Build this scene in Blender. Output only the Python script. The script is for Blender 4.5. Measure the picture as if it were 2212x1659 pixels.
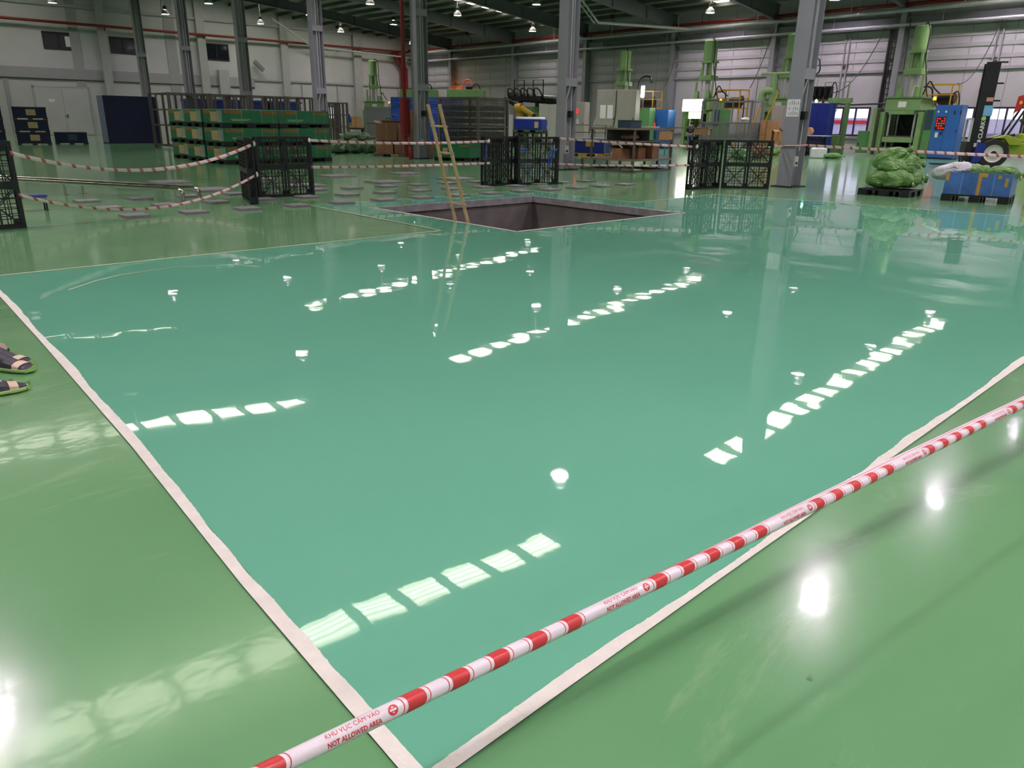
import bpy, bmesh, math, random
from mathutils import Vector, Matrix, noise
from mathutils.geometry import tessellate_polygon
R = math.radians
rnd = random.Random(7)
S = bpy.context.scene
COL = S.collection
for o in list(bpy.data.objects): bpy.data.objects.remove(o)

# ------------------------------------------------------------------ camera
FPX, PITCH, ROLL, YAW, EYE = 1611.5, 0.338408, 0.016147, 0.823221, 1.5
FW = Vector((math.cos(YAW)*math.cos(PITCH), math.sin(YAW)*math.cos(PITCH), -math.sin(PITCH)))
_rt = Vector((math.sin(YAW), -math.cos(YAW), 0)); _up = _rt.cross(FW)
RT = math.cos(ROLL)*_rt + math.sin(ROLL)*_up
UP = -math.sin(ROLL)*_rt + math.cos(ROLL)*_up
cd = bpy.data.cameras.new('camera'); cam = bpy.data.objects.new('camera', cd); COL.objects.link(cam)
cd.sensor_fit = 'HORIZONTAL'; cd.sensor_width = 36; cd.lens = FPX/2212*36; cd.clip_end = 300; cd.clip_start = .05
cam.matrix_world = Matrix(((RT.x, UP.x, -FW.x, 0), (RT.y, UP.y, -FW.y, 0), (RT.z, UP.z, -FW.z, EYE), (0, 0, 0, 1)))
S.camera = cam
# ------------------------------------------------------------------ world, exposure
W = bpy.data.worlds.new('outside_sky'); S.world = W; W.use_nodes = True
bg = W.node_tree.nodes['Background']; bg.inputs[0].default_value = (.80, .80, 1.0, 1); bg.inputs[1].default_value = 1.2
S.view_settings.view_transform = 'Standard'; S.view_settings.look = 'None'
S.view_settings.gamma = 1; S.view_settings.use_curve_mapping = False
S.view_settings.exposure = 0.75
SKYLIGHT_E, LAMP_E = 6.5, 460.0        # daylight through the roof panels, lamp lens radiance

# ------------------------------------------------------------------ survey helpers (floor point under a sight line)
def ray(px, py): return FW*FPX + RT*(px-1106) - UP*(py-829.5)
def G(px, py, z=0.0):
    d = ray(px, py); t = (z-EYE)/d.z; return Vector((d.x*t, d.y*t, z))
def at_x(px, X, py=300):
    d = ray(px, py); t = X/d.x; return Vector((X, d.y*t, EYE+d.z*t))
def at_y(px, Y, py=300):
    d = ray(px, py); t = Y/d.y; return Vector((d.x*t, Y, EYE+d.z*t))

# ------------------------------------------------------------------ materials
def lin(c):
    return tuple(((v/255)/12.92 if v/255 <= .04045 else ((v/255+.055)/1.055)**2.4) for v in c)
MATS = {}
def mat(name, rgb, rough=.5, metal=0, var=.12, scale=3, bump=0, bscale=20, emit=0, spec=.5, alpha=1, trans=0, rvar=0, stretch=None):
    if name in MATS: return MATS[name]
    m = bpy.data.materials.new(name); m.use_nodes = True; nt = m.node_tree; b = nt.nodes['Principled BSDF']
    c = lin(rgb)
    tc = nt.nodes.new('ShaderNodeTexCoord'); mp = nt.nodes.new('ShaderNodeMapping')
    nt.links.new(tc.outputs['Object'], mp.inputs[0])
    if stretch: mp.inputs['Scale'].default_value = stretch
    n = nt.nodes.new('ShaderNodeTexNoise'); n.inputs['Scale'].default_value = scale; n.inputs['Detail'].default_value = 5
    nt.links.new(mp.outputs[0], n.inputs['Vector'])
    r = nt.nodes.new('ShaderNodeValToRGB')
    r.color_ramp.elements[0].position = .3; r.color_ramp.elements[1].position = .7
    r.color_ramp.elements[0].color = tuple(v*(1-var) for v in c)+(1,)
    r.color_ramp.elements[1].color = tuple(min(1, v*(1+var)) for v in c)+(1,)
    nt.links.new(n.outputs['Fac'], r.inputs[0]); nt.links.new(r.outputs[0], b.inputs['Base Color'])
    b.inputs['Roughness'].default_value = rough; b.inputs['Metallic'].default_value = metal
    b.inputs['Specular IOR Level'].default_value = spec
    if rvar:
        mr = nt.nodes.new('ShaderNodeMapRange'); mr.inputs['To Min'].default_value = max(0, rough-rvar); mr.inputs['To Max'].default_value = rough+rvar
        nt.links.new(n.outputs['Fac'], mr.inputs['Value']); nt.links.new(mr.outputs[0], b.inputs['Roughness'])
    if bump:
        n2 = nt.nodes.new('ShaderNodeTexNoise'); n2.inputs['Scale'].default_value = bscale; n2.inputs['Detail'].default_value = 4
        nt.links.new(mp.outputs[0], n2.inputs['Vector'])
        bp = nt.nodes.new('ShaderNodeBump'); bp.inputs['Strength'].default_value = bump; bp.inputs['Distance'].default_value = .02
        nt.links.new(n2.outputs['Fac'], bp.inputs['Height']); nt.links.new(bp.outputs[0], b.inputs['Normal'])
    if emit:
        b.inputs['Emission Color'].default_value = c+(1,); b.inputs['Emission Strength'].default_value = emit
    if trans: b.inputs['Transmission Weight'].default_value = trans
    if alpha < 1: b.inputs['Alpha'].default_value = alpha
    MATS[name] = m; return m

M_wall = mat('white_wall_paint', (180, 179, 183), .55, var=.05, scale=.7)
M_band = mat('grey_band_paint', (150, 149, 154), .55, var=.05, scale=.7)
M_pil = mat('grey_pilaster_paint', (163, 163, 165), .5, var=.05)
M_steel = mat('grey_painted_steel', (142, 144, 150), .42, var=.06, scale=1.2)
M_beam = mat('blue_grey_beam_paint', (96, 100, 104), .45, var=.08, scale=.8)
M_purlin = mat('galvanised_purlin', (84, 81, 80), .5, .2, var=.1)
M_roof = mat('roof_sheet', (140, 142, 140), .5, .1, var=.08, scale=1)
M_red = mat('red_pipe_paint', (120, 22, 24), .4, var=.1)
M_zinc = mat('galvanised_pipe', (178, 178, 182), .4, .12, var=.08)
M_dark = mat('dark_rubber', (24, 24, 26), .6, var=.2, scale=8)
M_black = mat('black_plastic', (25, 27, 31), .38, var=.2, scale=6, bump=.15, bscale=40)
M_frame = mat('dark_window_frame', (42, 38, 40), .4, var=.1)
M_concrete = mat('pit_concrete', (118, 112, 110), .8, var=.22, scale=2.2, bump=.4, bscale=9)
M_rim = mat('pit_rim_concrete', (150, 148, 152), .6, var=.25, scale=6)
M_tapew = mat('white_masking_tape', (226, 222, 212), .6, var=.06, scale=12, bump=.3, bscale=60)
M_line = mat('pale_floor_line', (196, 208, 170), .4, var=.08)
M_joint = mat('dark_floor_joint', (38, 70, 48), .5)
M_slab = mat('grey_plate', (126, 124, 128), .55, var=.1, scale=5, bump=.2)
M_green = mat('press_green', (124, 158, 104), .38, var=.09, scale=2)
M_green2 = mat('press_green_dark', (104, 138, 88), .4, var=.1, scale=2)  # darker of the two press greens
M_lgreen = mat('bright_green_panel', (92, 146, 88), .4, var=.08)
M_gcart = mat('green_carton', (36, 112, 76), .42, var=.14, scale=2.5, bump=.15, bscale=6)
M_tan = mat('brown_packing_tape', (138, 98, 56), .35, var=.2, scale=6)
M_card = mat('brown_cardboard', (142, 100, 74), .75, var=.1, scale=4)
M_card2 = mat('tan_cardboard', (176, 132, 92), .75, var=.1, scale=4)
M_label = mat('beige_label', (186, 160, 122), .5, var=.06)
M_paper = mat('white_paper', (225, 226, 226), .7, var=.03)
M_sack = mat('green_woven_sack', (102, 146, 76), .4, var=.18, scale=6, bump=.8, bscale=14)
M_sackd = mat('dark_green_sack', (58, 86, 52), .5, var=.2, scale=5, bump=.5, bscale=12)
M_sackw = mat('white_sack', (205, 208, 210), .5, var=.06, bump=.3)
M_brown = mat('brown_contents', (120, 92, 66), .7, var=.2)
M_bluebox = mat('blue_plastic_sheet', (66, 104, 164), .32, var=.3, scale=3, bump=.25, bscale=7)
M_blue = mat('blue_cabinet_paint', (52, 104, 178), .35, var=.06)
M_dblue = mat('deep_blue_paint', (24, 44, 130), .4, var=.1)
M_navy = mat('navy_sheet', (18, 26, 66), .7, var=.15, scale=2)
M_tarp = mat('blue_tarpaulin', (30, 66, 142), .35, var=.18, scale=2, bump=.6, bscale=4)
M_yel = mat('yellow_paint', (196, 152, 44), .4, var=.1)
M_yelb = mat('yellow_box', (196, 180, 70), .5, var=.1)
M_lime = mat('lime_forklift_paint', (150, 166, 50), .35, var=.08)
M_rack = mat('brown_rack_steel', (82, 76, 74), .5, .1, var=.12)
M_cage = mat('grey_cage_steel', (120, 121, 122), .45, .2, var=.1)
M_caged = mat('dark_cage_steel', (104, 100, 96), .5, .2, var=.1)
M_cab = mat('light_grey_cabinet', (156, 153, 144), .45, var=.04)
M_cabw = mat('white_cabinet', (184, 185, 178), .4, var=.04)
M_chrome = mat('stainless_tube', (214, 208, 200), .16, 1, var=.03)
M_bamboo = mat('bamboo', (188, 158, 118), .5, var=.18, scale=10)
M_table = mat('workbench_steel', (88, 84, 78), .5, .1, var=.15)
M_top = mat('worn_bench_top', (120, 108, 92), .6, var=.2)
M_skin = mat('skin', (190, 140, 115), .5, var=.05)
M_navyc = mat('navy_uniform', (26, 30, 52), .8, var=.15, scale=8)
M_jeans = mat('grey_trousers', (92, 98, 108), .8, var=.12)
M_hair = mat('black_hair', (18, 16, 16), .6)
M_tyre = mat('tyre_rubber', (32, 31, 31), .75, var=.15, scale=8)
M_hub = mat('white_wheel_hub', (205, 203, 196), .4)
M_tealb = mat('teal_grey_box', (46, 68, 84), .45)
M_flag = mat('red_flag_cloth', (190, 40, 36), .6)
M_flagy = mat('yellow_flag_star', (235, 200, 60), .6)
M_blued = mat('blue_strip_band', (36, 70, 160), .5)
M_robot = mat('black_robot_arm', (30, 30, 32), .35, .1, var=.2)
M_jug = mat('white_jug_plastic', (215, 220, 222), .35)
M_orange = mat('orange_paint', (214, 96, 60), .45)
M_lime2 = mat('lime_shoe_sole', (164, 204, 122), .45)
M_shoe = mat('dark_shoe_fabric', (58, 56, 66), .55, var=.25, scale=30, bump=.3, bscale=80)
M_mask = mat('beige_masking_tape', (222, 196, 172), .6, var=.06)
M_redled = mat('red_led', (255, 30, 20), .4, emit=1.2)
M_grnled = mat('green_led', (120, 255, 160), .4, emit=6)
M_amber = mat('amber_beacon', (255, 170, 30), .4, emit=1.5)
M_whitelit = mat('lit_white_panel', (255, 252, 238), .4, emit=6)
M_glass = mat('window_glass', (70, 68, 76), .06, var=.1, scale=.8)
M_glassd = mat('dark_window_glass', (30, 34, 42), .06, var=.1)

def two_mix(name, build):
    m = bpy.data.materials.new(name); m.use_nodes = True; build(m.node_tree, m.node_tree.nodes['Principled BSDF']); MATS[name] = m; return m
def nd(nt, t, **kw):
    n = nt.nodes.new(t)
    for k, v in kw.items():
        if k.startswith('_'): setattr(n, k[1:], v)
        else: n.inputs[k].default_value = v
    return n
def ramp(nt, fac, stops):
    r = nt.nodes.new('ShaderNodeValToRGB'); e = r.color_ramp.elements
    while len(e) < len(stops): e.new(.5)
    for i, (p, c) in enumerate(stops): e[i].position = p; e[i].color = c if len(c) == 4 else tuple(c)+(1,)
    nt.links.new(fac, r.inputs[0]); return r

def crease(m, sc=7, dist=.06):
    nt = m.node_tree; b = nt.nodes['Principled BSDF']; L = nt.links.new; tc = nd(nt, 'ShaderNodeTexCoord')
    n = nd(nt, 'ShaderNodeTexNoise', Scale=sc, Detail=3, Distortion=1.2); mp = nd(nt, 'ShaderNodeMapping'); mp.inputs['Scale'].default_value = (.5, 1.3, 1.1); L(tc.outputs['Object'], mp.inputs[0]); L(mp.outputs[0], n.inputs['Vector'])
    s1 = nd(nt, 'ShaderNodeMath', _operation='SUBTRACT'); s1.inputs[1].default_value = .5; a1 = nd(nt, 'ShaderNodeMath', _operation='ABSOLUTE'); L(n.outputs['Fac'], s1.inputs[0]); L(s1.outputs[0], a1.inputs[0])
    bp = nd(nt, 'ShaderNodeBump', Strength=1, Distance=dist); L(a1.outputs[0], bp.inputs['Height']); L(bp.outputs[0], b.inputs['Normal'])
def b_fresh(nt, b):
    L = nt.links.new; tc = nd(nt, 'ShaderNodeTexCoord')
    n = nd(nt, 'ShaderNodeTexNoise', Scale=.35, Detail=4); L(tc.outputs['Object'], n.inputs['Vector'])
    r = ramp(nt, n.outputs['Fac'], [(.3, lin((104, 174, 144))), (.7, lin((111, 181, 151)))]); L(r.outputs[0], b.inputs['Base Color'])
    b.inputs['Roughness'].default_value = .02; b.inputs['IOR'].default_value = 1.5
    mp = nd(nt, 'ShaderNodeMapping'); mp.inputs['Rotation'].default_value = (0, 0, .6); mp.inputs['Scale'].default_value = (1, 1, 1); L(tc.outputs['Object'], mp.inputs[0])
    w1 = nd(nt, 'ShaderNodeTexNoise', Scale=1.6, Detail=2, Roughness=.45); L(mp.outputs[0], w1.inputs['Vector'])
    w2 = nd(nt, 'ShaderNodeTexNoise', Scale=9, Detail=2); L(mp.outputs[0], w2.inputs['Vector'])
    pm = nd(nt, 'ShaderNodeTexNoise', Scale=.5, Detail=1); L(tc.outputs['Object'], pm.inputs['Vector'])
    pr = ramp(nt, pm.outputs['Fac'], [(.47, (0, 0, 0)), (.65, (1, 1, 1))])
    ml = nd(nt, 'ShaderNodeMath', _operation='MULTIPLY'); L(w2.outputs['Fac'], ml.inputs[0]); L(pr.outputs[0], ml.inputs[1])
    m2 = nd(nt, 'ShaderNodeMath', _operation='MULTIPLY_ADD'); L(ml.outputs[0], m2.inputs[0]); m2.inputs[1].default_value = .10; L(w1.outputs['Fac'], m2.inputs[2])
    bp = nd(nt, 'ShaderNodeBump', Strength=1, Distance=.002); L(m2.outputs[0], bp.inputs['Height']); L(bp.outputs[0], b.inputs['Normal'])
M_fresh = two_mix('wet_teal_epoxy', b_fresh)
def b_old(nt, b):
    L = nt.links.new; tc = nd(nt, 'ShaderNodeTexCoord')
    n = nd(nt, 'ShaderNodeTexNoise', Scale=.5, Detail=6); L(tc.outputs['Object'], n.inputs['Vector'])
    r = ramp(nt, n.outputs['Fac'], [(.3, lin((100, 152, 104))), (.7, lin((112, 164, 114)))])
    st = nd(nt, 'ShaderNodeTexNoise', Scale=1.5, Detail=8, Roughness=.72, Distortion=.6); ms = nd(nt, 'ShaderNodeMapping'); ms.inputs['Rotation'].default_value = (0, 0, .8); ms.inputs['Scale'].default_value = (.45, 1.3, 1); L(tc.outputs['Object'], ms.inputs[0]); L(ms.outputs[0], st.inputs['Vector'])
    sr = ramp(nt, st.outputs['Fac'], [(.54, (0, 0, 0)), (.72, (.7, .7, .7))])
    mx = nd(nt, 'ShaderNodeMixRGB'); L(sr.outputs[0], mx.inputs[0]); L(r.outputs[0], mx.inputs[1]); mx.inputs[2].default_value = lin((152, 184, 142))+(1,)
    sp = nd(nt, 'ShaderNodeTexNoise', Scale=9, Detail=2); L(tc.outputs['Object'], sp.inputs['Vector'])
    spr = ramp(nt, sp.outputs['Fac'], [(.76, (0, 0, 0)), (.79, (.6, .6, .6))])
    m2 = nd(nt, 'ShaderNodeMixRGB'); L(spr.outputs[0], m2.inputs[0]); L(mx.outputs[0], m2.inputs[1]); m2.inputs[2].default_value = lin((48, 92, 58))+(1,)
    L(m2.outputs[0], b.inputs['Base Color'])
    rr = nd(nt, 'ShaderNodeMapRange'); rr.inputs['To Min'].default_value = .14; rr.inputs['To Max'].default_value = .26
    L(st.outputs['Fac'], rr.inputs['Value']); L(rr.outputs[0], b.inputs['Roughness'])
    b.inputs['IOR'].default_value = 1.4; b.inputs['Coat Weight'].default_value = .5; b.inputs['Coat Roughness'].default_value = .075; b.inputs['Coat IOR'].default_value = 1.45
    w1 = nd(nt, 'ShaderNodeTexNoise', Scale=1.3, Detail=5, Roughness=.55); L(tc.outputs['Object'], w1.inputs['Vector'])
    bp = nd(nt, 'ShaderNodeBump', Strength=1, Distance=.004); L(w1.outputs['Fac'], bp.inputs['Height']); L(bp.outputs[0], b.inputs['Normal']); L(bp.outputs[0], b.inputs['Coat Normal'])
M_old = two_mix('worn_green_epoxy', b_old)
def b_sky(nt, b):
    L = nt.links.new; tc = nd(nt, 'ShaderNodeTexCoord')
    w = nd(nt, 'ShaderNodeTexWave', Scale=1.6, Distortion=.3); w.bands_direction = 'Y'; L(tc.outputs['Object'], w.inputs['Vector'])
    n = nd(nt, 'ShaderNodeTexNoise', Scale=1.2, Detail=3); L(tc.outputs['Object'], n.inputs['Vector'])
    r = ramp(nt, w.outputs['Fac'], [(.0, lin((196, 190, 160))), (.55, lin((255, 253, 238)))])
    L(r.outputs[0], b.inputs['Emission Color']); L(r.outputs[0], b.inputs['Base Color'])
    b.inputs['Emission Strength'].default_value = SKYLIGHT_E
M_sky = two_mix('daylit_translucent_roof_panel', b_sky)
for m_, sc_ in ((M_sack, 6), (M_sackd, 5), (M_sackw, 5), (M_tarp, 2.5)): crease(m_, sc_, .12)
M_lens2 = mat('dimmed_lamp_lens', (255, 236, 250), .4, var=0, emit=LAMP_E*.3)  # same lens at lower power, dimmed to darken the far bays
M_lens = mat('lit_lamp_lens', (255, 232, 250), .4, var=0, emit=LAMP_E)
def stripe_mat(name, per, duty, ca, cb, chevron=0.0, axis='X'):
    def f(nt, b):
        L = nt.links.new; uv = nd(nt, 'ShaderNodeUVMap'); sx = nd(nt, 'ShaderNodeSeparateXYZ'); L(uv.outputs[0], sx.inputs[0])
        md = nd(nt, 'ShaderNodeMath', _operation='FRACT'); dv = nd(nt, 'ShaderNodeMath', _operation='DIVIDE'); dv.inputs[1].default_value = per
        L(sx.outputs['X'], dv.inputs[0]); L(dv.outputs[0], md.inputs[0])
        lt = nd(nt, 'ShaderNodeMath', _operation='LESS_THAN'); lt.inputs[1].default_value = duty; L(md.outputs[0], lt.inputs[0])
        mx = nd(nt, 'ShaderNodeMixRGB'); L(lt.outputs[0], mx.inputs[0]); mx.inputs[1].default_value = lin(ca)+(1,); mx.inputs[2].default_value = lin(cb)+(1,)
        L(mx.outputs[0], b.inputs['Base Color']); b.inputs['Roughness'].default_value = .35
    return two_mix(name, f)
M_btape = stripe_mat('red_white_barrier_film', .21, .27, (214, 200, 198), (176, 92, 92))
M_ntape = mat('white_barrier_film', (232, 224, 230), .3, var=.03)
M_nred = mat('red_print', (206, 62, 64), .35, var=.04)

# ------------------------------------------------------------------ mesh builder
class MB:
    def __init__(s): s.v = []; s.f = []; s.uv = None
    def add(s, vs, fs):
        k = len(s.v); s.v += [tuple(v) for v in vs]; s.f += [tuple(i+k for i in f) for f in fs]; return s
    def box(s, c, d, rz=0, rx=0, taper=1, ry=0):
        x, y, z = d[0]/2, d[1]/2, d[2]/2
        vs = [(-x, -y, -z), (x, -y, -z), (x, y, -z), (-x, y, -z), (-x*taper, -y*taper, z), (x*taper, -y*taper, z), (x*taper, y*taper, z), (-x*taper, y*taper, z)]
        m = Matrix.Translation(c) @ Matrix.Rotation(rz, 4, 'Z') @ Matrix.Rotation(rx, 4, 'X') @ Matrix.Rotation(ry, 4, 'Y')
        return s.add([m @ Vector(v) for v in vs], [(0, 3, 2, 1), (4, 5, 6, 7), (0, 1, 5, 4), (1, 2, 6, 5), (2, 3, 7, 6), (3, 0, 4, 7)])
    def b2(s, x0, x1, y0, y1, z0, z1): return s.box(((x0+x1)/2, (y0+y1)/2, (z0+z1)/2), (x1-x0, y1-y0, z1-z0))
    def bar(s, p, q, w, h=None, up=(0, 0, 1)):
        h = h or w; p = Vector(p); q = Vector(q); d = (q-p).normalized(); u = Vector(up)
        if abs(d.dot(u)) > .98: u = Vector((0, 1, 0))
        a = d.cross(u).normalized()*w/2; b = a.cross(d).normalized()*h/2
        vs = [p-a-b, p+a-b, p+a+b, p-a+b, q-a-b, q+a-b, q+a+b, q-a+b]
        return s.add(vs, [(0, 1, 2, 3), (4, 7, 6, 5), (0, 4, 5, 1), (1, 5, 6, 2), (2, 6, 7, 3), (3, 7, 4, 0)])
    def cyl(s, p, q, r, n=12, r2=None, cap=True):
        p = Vector(p); q = Vector(q); d = (q-p).normalized(); u = Vector((0, 0, 1)) if abs(d.z) < .95 else Vector((1, 0, 0))
        a = d.cross(u).normalized(); b = d.cross(a); r2 = r if r2 is None else r2; vs = []
        for c, rr in ((p, r), (q, r2)):
            for i in range(n):
                t = 2*math.pi*i/n; vs.append(c+a*rr*math.cos(t)+b*rr*math.sin(t))
        fs = [(i, (i+1) % n, n+(i+1) % n, n+i) for i in range(n)]
        if cap: fs += [tuple(range(n-1, -1, -1)), tuple(range(n, 2*n))]
        return s.add(vs, fs)
    def tube(s, pts, r, n=7):
        pts = [Vector(p) for p in pts]; m = len(pts); vs = []; fs = []; prev = None
        for i, p in enumerate(pts):
            d = (pts[min(i+1, m-1)]-pts[max(i-1, 0)]).normalized()
            u = prev if prev is not None else (Vector((0, 0, 1)) if abs(d.z) < .9 else Vector((1, 0, 0)))
            a = d.cross(u)
            if a.length < 1e-4: a = d.cross(Vector((.3, .9, .1)))
            a.normalize(); b = a.cross(d).normalized(); prev = b
            for k in range(n):
                t = 2*math.pi*k/n; vs.append(p+a*r*math.cos(t)+b*r*math.sin(t))
        for i in range(m-1):
            for k in range(n): fs.append((i*n+k, i*n+(k+1) % n, (i+1)*n+(k+1) % n, (i+1)*n+k))
        fs += [tuple(range(n-1, -1, -1)), tuple(range((m-1)*n, m*n))]
        return s.add(vs, fs)
    def stube(s, pts, r, n=7):
        P = [Vector(p) for p in pts]; Q = []
        for i in range(len(P)-1):
            a, b, c, d = P[max(i-1, 0)], P[i], P[i+1], P[min(i+2, len(P)-1)]
            for k in range(5):
                t = k/5; Q.append(.5*((2*b)+(c-a)*t+(2*a-5*b+4*c-d)*t*t+(3*b-a-3*c+d)*t**3))
        return s.tube(Q+[P[-1]], r, n)
    def lathe(s, prof, n=20, c=(0, 0, 0), axis='Z', cap=True):
        vs = []; fs = []; m = len(prof); c = Vector(c)
        for r, z in prof:
            for k in range(n):
                t = 2*math.pi*k/n; x, y = r*math.cos(t), r*math.sin(t)
                vs.append(c+(Vector((x, y, z)) if axis == 'Z' else Vector((x, z, y)) if axis == 'Y' else Vector((z, x, y))))
        for i in range(m-1):
            for k in range(n): fs.append((i*n+k, i*n+(k+1) % n, (i+1)*n+(k+1) % n, (i+1)*n+k))
        if cap: fs += [tuple(range(n-1, -1, -1)), tuple(range((m-1)*n, m*n))]
        return s.add(vs, fs)
    def prism(s, poly, z0, z1):
        n = len(poly); vs = [(x, y, z0) for x, y in poly]+[(x, y, z1) for x, y in poly]
        return s.add(vs, [tuple(range(n-1, -1, -1)), tuple(range(n, 2*n))]+[(i, (i+1) % n, n+(i+1) % n, n+i) for i in range(n)])
    def prism_y(s, poly, y0, y1):          # polygon in x,z swept along y
        n = len(poly); vs = [(x, y0, z) for x, z in poly]+[(x, y1, z) for x, z in poly]
        return s.add(vs, [tuple(range(n)), tuple(range(2*n-1, n-1, -1))]+[(i, n+i, n+(i+1) % n, (i+1) % n) for i in range(n)])
    def prism_x(s, poly, x0, x1):
        n = len(poly); vs = [(x0, y, z) for y, z in poly]+[(x1, y, z) for y, z in poly]
        return s.add(vs, [tuple(range(n-1, -1, -1)), tuple(range(n, 2*n))]+[(i, (i+1) % n, n+(i+1) % n, n+i) for i in range(n)])
    def mesh(s, name, smooth=False):
        me = bpy.data.meshes.new(name); me.from_pydata(s.v, [], s.f); me.validate(); 
        bm = bmesh.new(); bm.from_mesh(me); bmesh.ops.recalc_face_normals(bm, faces=bm.faces); bm.to_mesh(me); bm.free()
        if smooth:
            me.polygons.foreach_set('use_smooth', [True]*len(me.polygons))
        me.update(); return me
def tagp(o, label=None, cat=None, group=None, kind=None):
    if label: o['label'] = label
    if cat: o['category'] = cat
    if group: o['group'] = group
    if kind: o['kind'] = kind
    return o
def obj(name, mb, m, parent=None, smooth=False, loc=None, bevel=0, label=None):
    me = mb.mesh(name, smooth) if isinstance(mb, MB) else mb
    if not me.materials: me.materials.append(m)
    o = bpy.data.objects.new(name, me); COL.objects.link(o)
    if parent: o.parent = parent
    if loc is not None: o.location = loc
    if smooth is True:
        md = o.modifiers.new('edges', 'EDGE_SPLIT'); md.split_angle = R(38)
    if bevel:
        md = o.modifiers.new('bevel', 'BEVEL'); md.width = bevel; md.segments = 2; md.limit_method = 'ANGLE'
    if label: o['label'] = label
    return o
def thing(name, label, cat, loc=(0, 0, 0), rz=0, group=None):
    o = bpy.data.objects.new(name, None); COL.objects.link(o); o.location = loc; o.rotation_euler = (0, 0, rz); o.empty_display_size = .2
    return tagp(o, label, cat, group)
def struct(name, mb, m, parent=None, **k):
    o = obj(name, mb, m, parent, **k)
    if not parent: o['kind'] = 'structure'
    return o
def dup(root, loc, rz, label=None, group=None):
    r = root.copy(); COL.objects.link(r); r.location = loc; r.rotation_euler = (0, 0, rz)
    if label: r['label'] = label
    if group: r['group'] = group
    for ch in list(root.children):
        c = ch.copy(); COL.objects.link(c); c.parent = r
        for g in list(ch.children):
            d = g.copy(); COL.objects.link(d); d.parent = c
    return r
FACE = -math.pi/2       # machines along the right wall face the aisle

# ================================================================== THE SETTING
X0, X1, Y0, Y1 = -10.0, 47.5, -14.4, 66.65
PX0, PX1, PY0, PY1 = 7.40, 11.43, 7.93, 11.76
RIDGE_X, RIDGE_Z, SLOPE = 19.0, 11.2, .083
def roof_z(x): return RIDGE_Z-SLOPE*abs(x-RIDGE_X)
YC = [9.95+8.1*k for k in range(7)]               # interior columns
YW = [19.1, 26.9, 34.6, 42.9, 51.2, 59.9]         # wall columns on the right wall

mb = MB(); xs = [X0, PX0, PX1, X1]; ys = [Y0, PY0, PY1, Y1]
for i in range(3):
    for j in range(3):
        if i == 1 and j == 1: continue
        mb.add([(xs[i], ys[j], 0), (xs[i+1], ys[j], 0), (xs[i+1], ys[j+1], 0), (xs[i], ys[j+1], 0)], [(0, 1, 2, 3)])
floor = struct('floor', mb, M_old); floor['label'] = 'worn glossy green epoxy factory floor'
outer = [(.79, 1.13), (2.0, 1.15), (3.3, 1.165), (4.6, 1.185), (5.9, 1.205), (9, 1.225), (14, 1.225), (16.6, 1.225), (16.21, 3.86), (15.7, 7.3), (15.28, 9.72), (12.2, 9.6), (12.25, 12.72), (6.69, 12.72), (6.62, 8.64), (1.2, 8.67), (1.08, 8.1), (.92, 3.64)]
hole = [(PX0, PY0), (PX0, PY1), (PX1, PY1), (PX1, PY0)]
pts = [Vector((x, y, .004)) for x, y in outer]+[Vector((x, y, .004)) for x, y in hole]
tri = tessellate_polygon([pts[:len(outer)], pts[len(outer):]])
mb = MB(); mb.add(pts, [tuple(t) for t in tri])
fresh = struct('floor_coating', mb, M_fresh); fresh['label'] = 'freshly poured mirror-glossy teal epoxy floor area around the pit'
# pit
pit = MB(); D = 2.6; pit.b2(PX0-.2, PX0, PY0-.2, PY1+.2, -D, -.002)
pw = struct('pit', pit, M_concrete); pw['label'] = 'square concrete pit sunk in the floor'
for a in ((PX1, PX1+.2, PY0-.2, PY1+.2), (PX0, PX1, PY0-.2, PY0), (PX0, PX1, PY1, PY1+.2)):
    obj('pit_wall', MB().b2(a[0], a[1], a[2], a[3], -D, -.002), M_concrete, pw)
obj('pit_bottom', MB().b2(PX0-.2, PX1+.2, PY0-.2, PY1+.2, -D-.2, -D), M_concrete, pw)
for a in ((PX0, PX0+.05, PY0, PY1), (PX1-.05, PX1, PY0, PY1), (PX0, PX1, PY0, PY0+.05), (PX0, PX1, PY1-.05, PY1)):
    obj('pit_rim', MB().b2(a[0]+.001, a[1]-.001, a[2]+.001, a[3]-.001, -.12, .006), M_rim, pw)
# white tape and paint lines round the coating
def ribbon(path, w, z, jit=0, side=1, step=.05):
    """flat strip; the outer edge is straight, the inner one ragged"""
    mb = MB(); P = []
    for (a, b) in zip(path[:-1], path[1:]):
        a = Vector(a); b = Vector(b); n = max(1, int((b-a).length/step))
        for i in range(n): P.append(a.lerp(b, i/n))
    P.append(Vector(path[-1])); vs = []
    for i, p in enumerate(P):
        d = (P[min(i+1, len(P)-1)]-P[max(i-1, 0)]).normalized(); nrm = Vector((-d.y, d.x))*side
        s = i*step
        j = jit*(noise.noise(Vector((s*1.1, 7.1, side)))*1.3+.5*noise.noise(Vector((s*5, 2.2, side)))+.35*max(0, noise.noise(Vector((s*40, 1, side))))) if jit else 0
        q = p+nrm*max(.01, w+j*w)
        vs += [(p.x, p.y, z), (q.x, q.y, z)]
    return mb.add(vs, [(2*i, 2*i+1, 2*i+3, 2*i+2) for i in range(len(P)-1)])
def trim(i, path, w, m, label, jit=0, side=1, z=.008, step=.05):
    o = struct('trim_%d' % i, ribbon(path, w, z, jit, side, step), m); o['label'] = label
trim(1, [(.76, 1.13), (.80, 2.2), (.885, 3.64), (.98, 6), (1.05, 8.1), (1.09, 8.66)], .048, M_tapew, 'ragged white masking tape along the left edge of the wet coating', .3, -1, step=.012)
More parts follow.
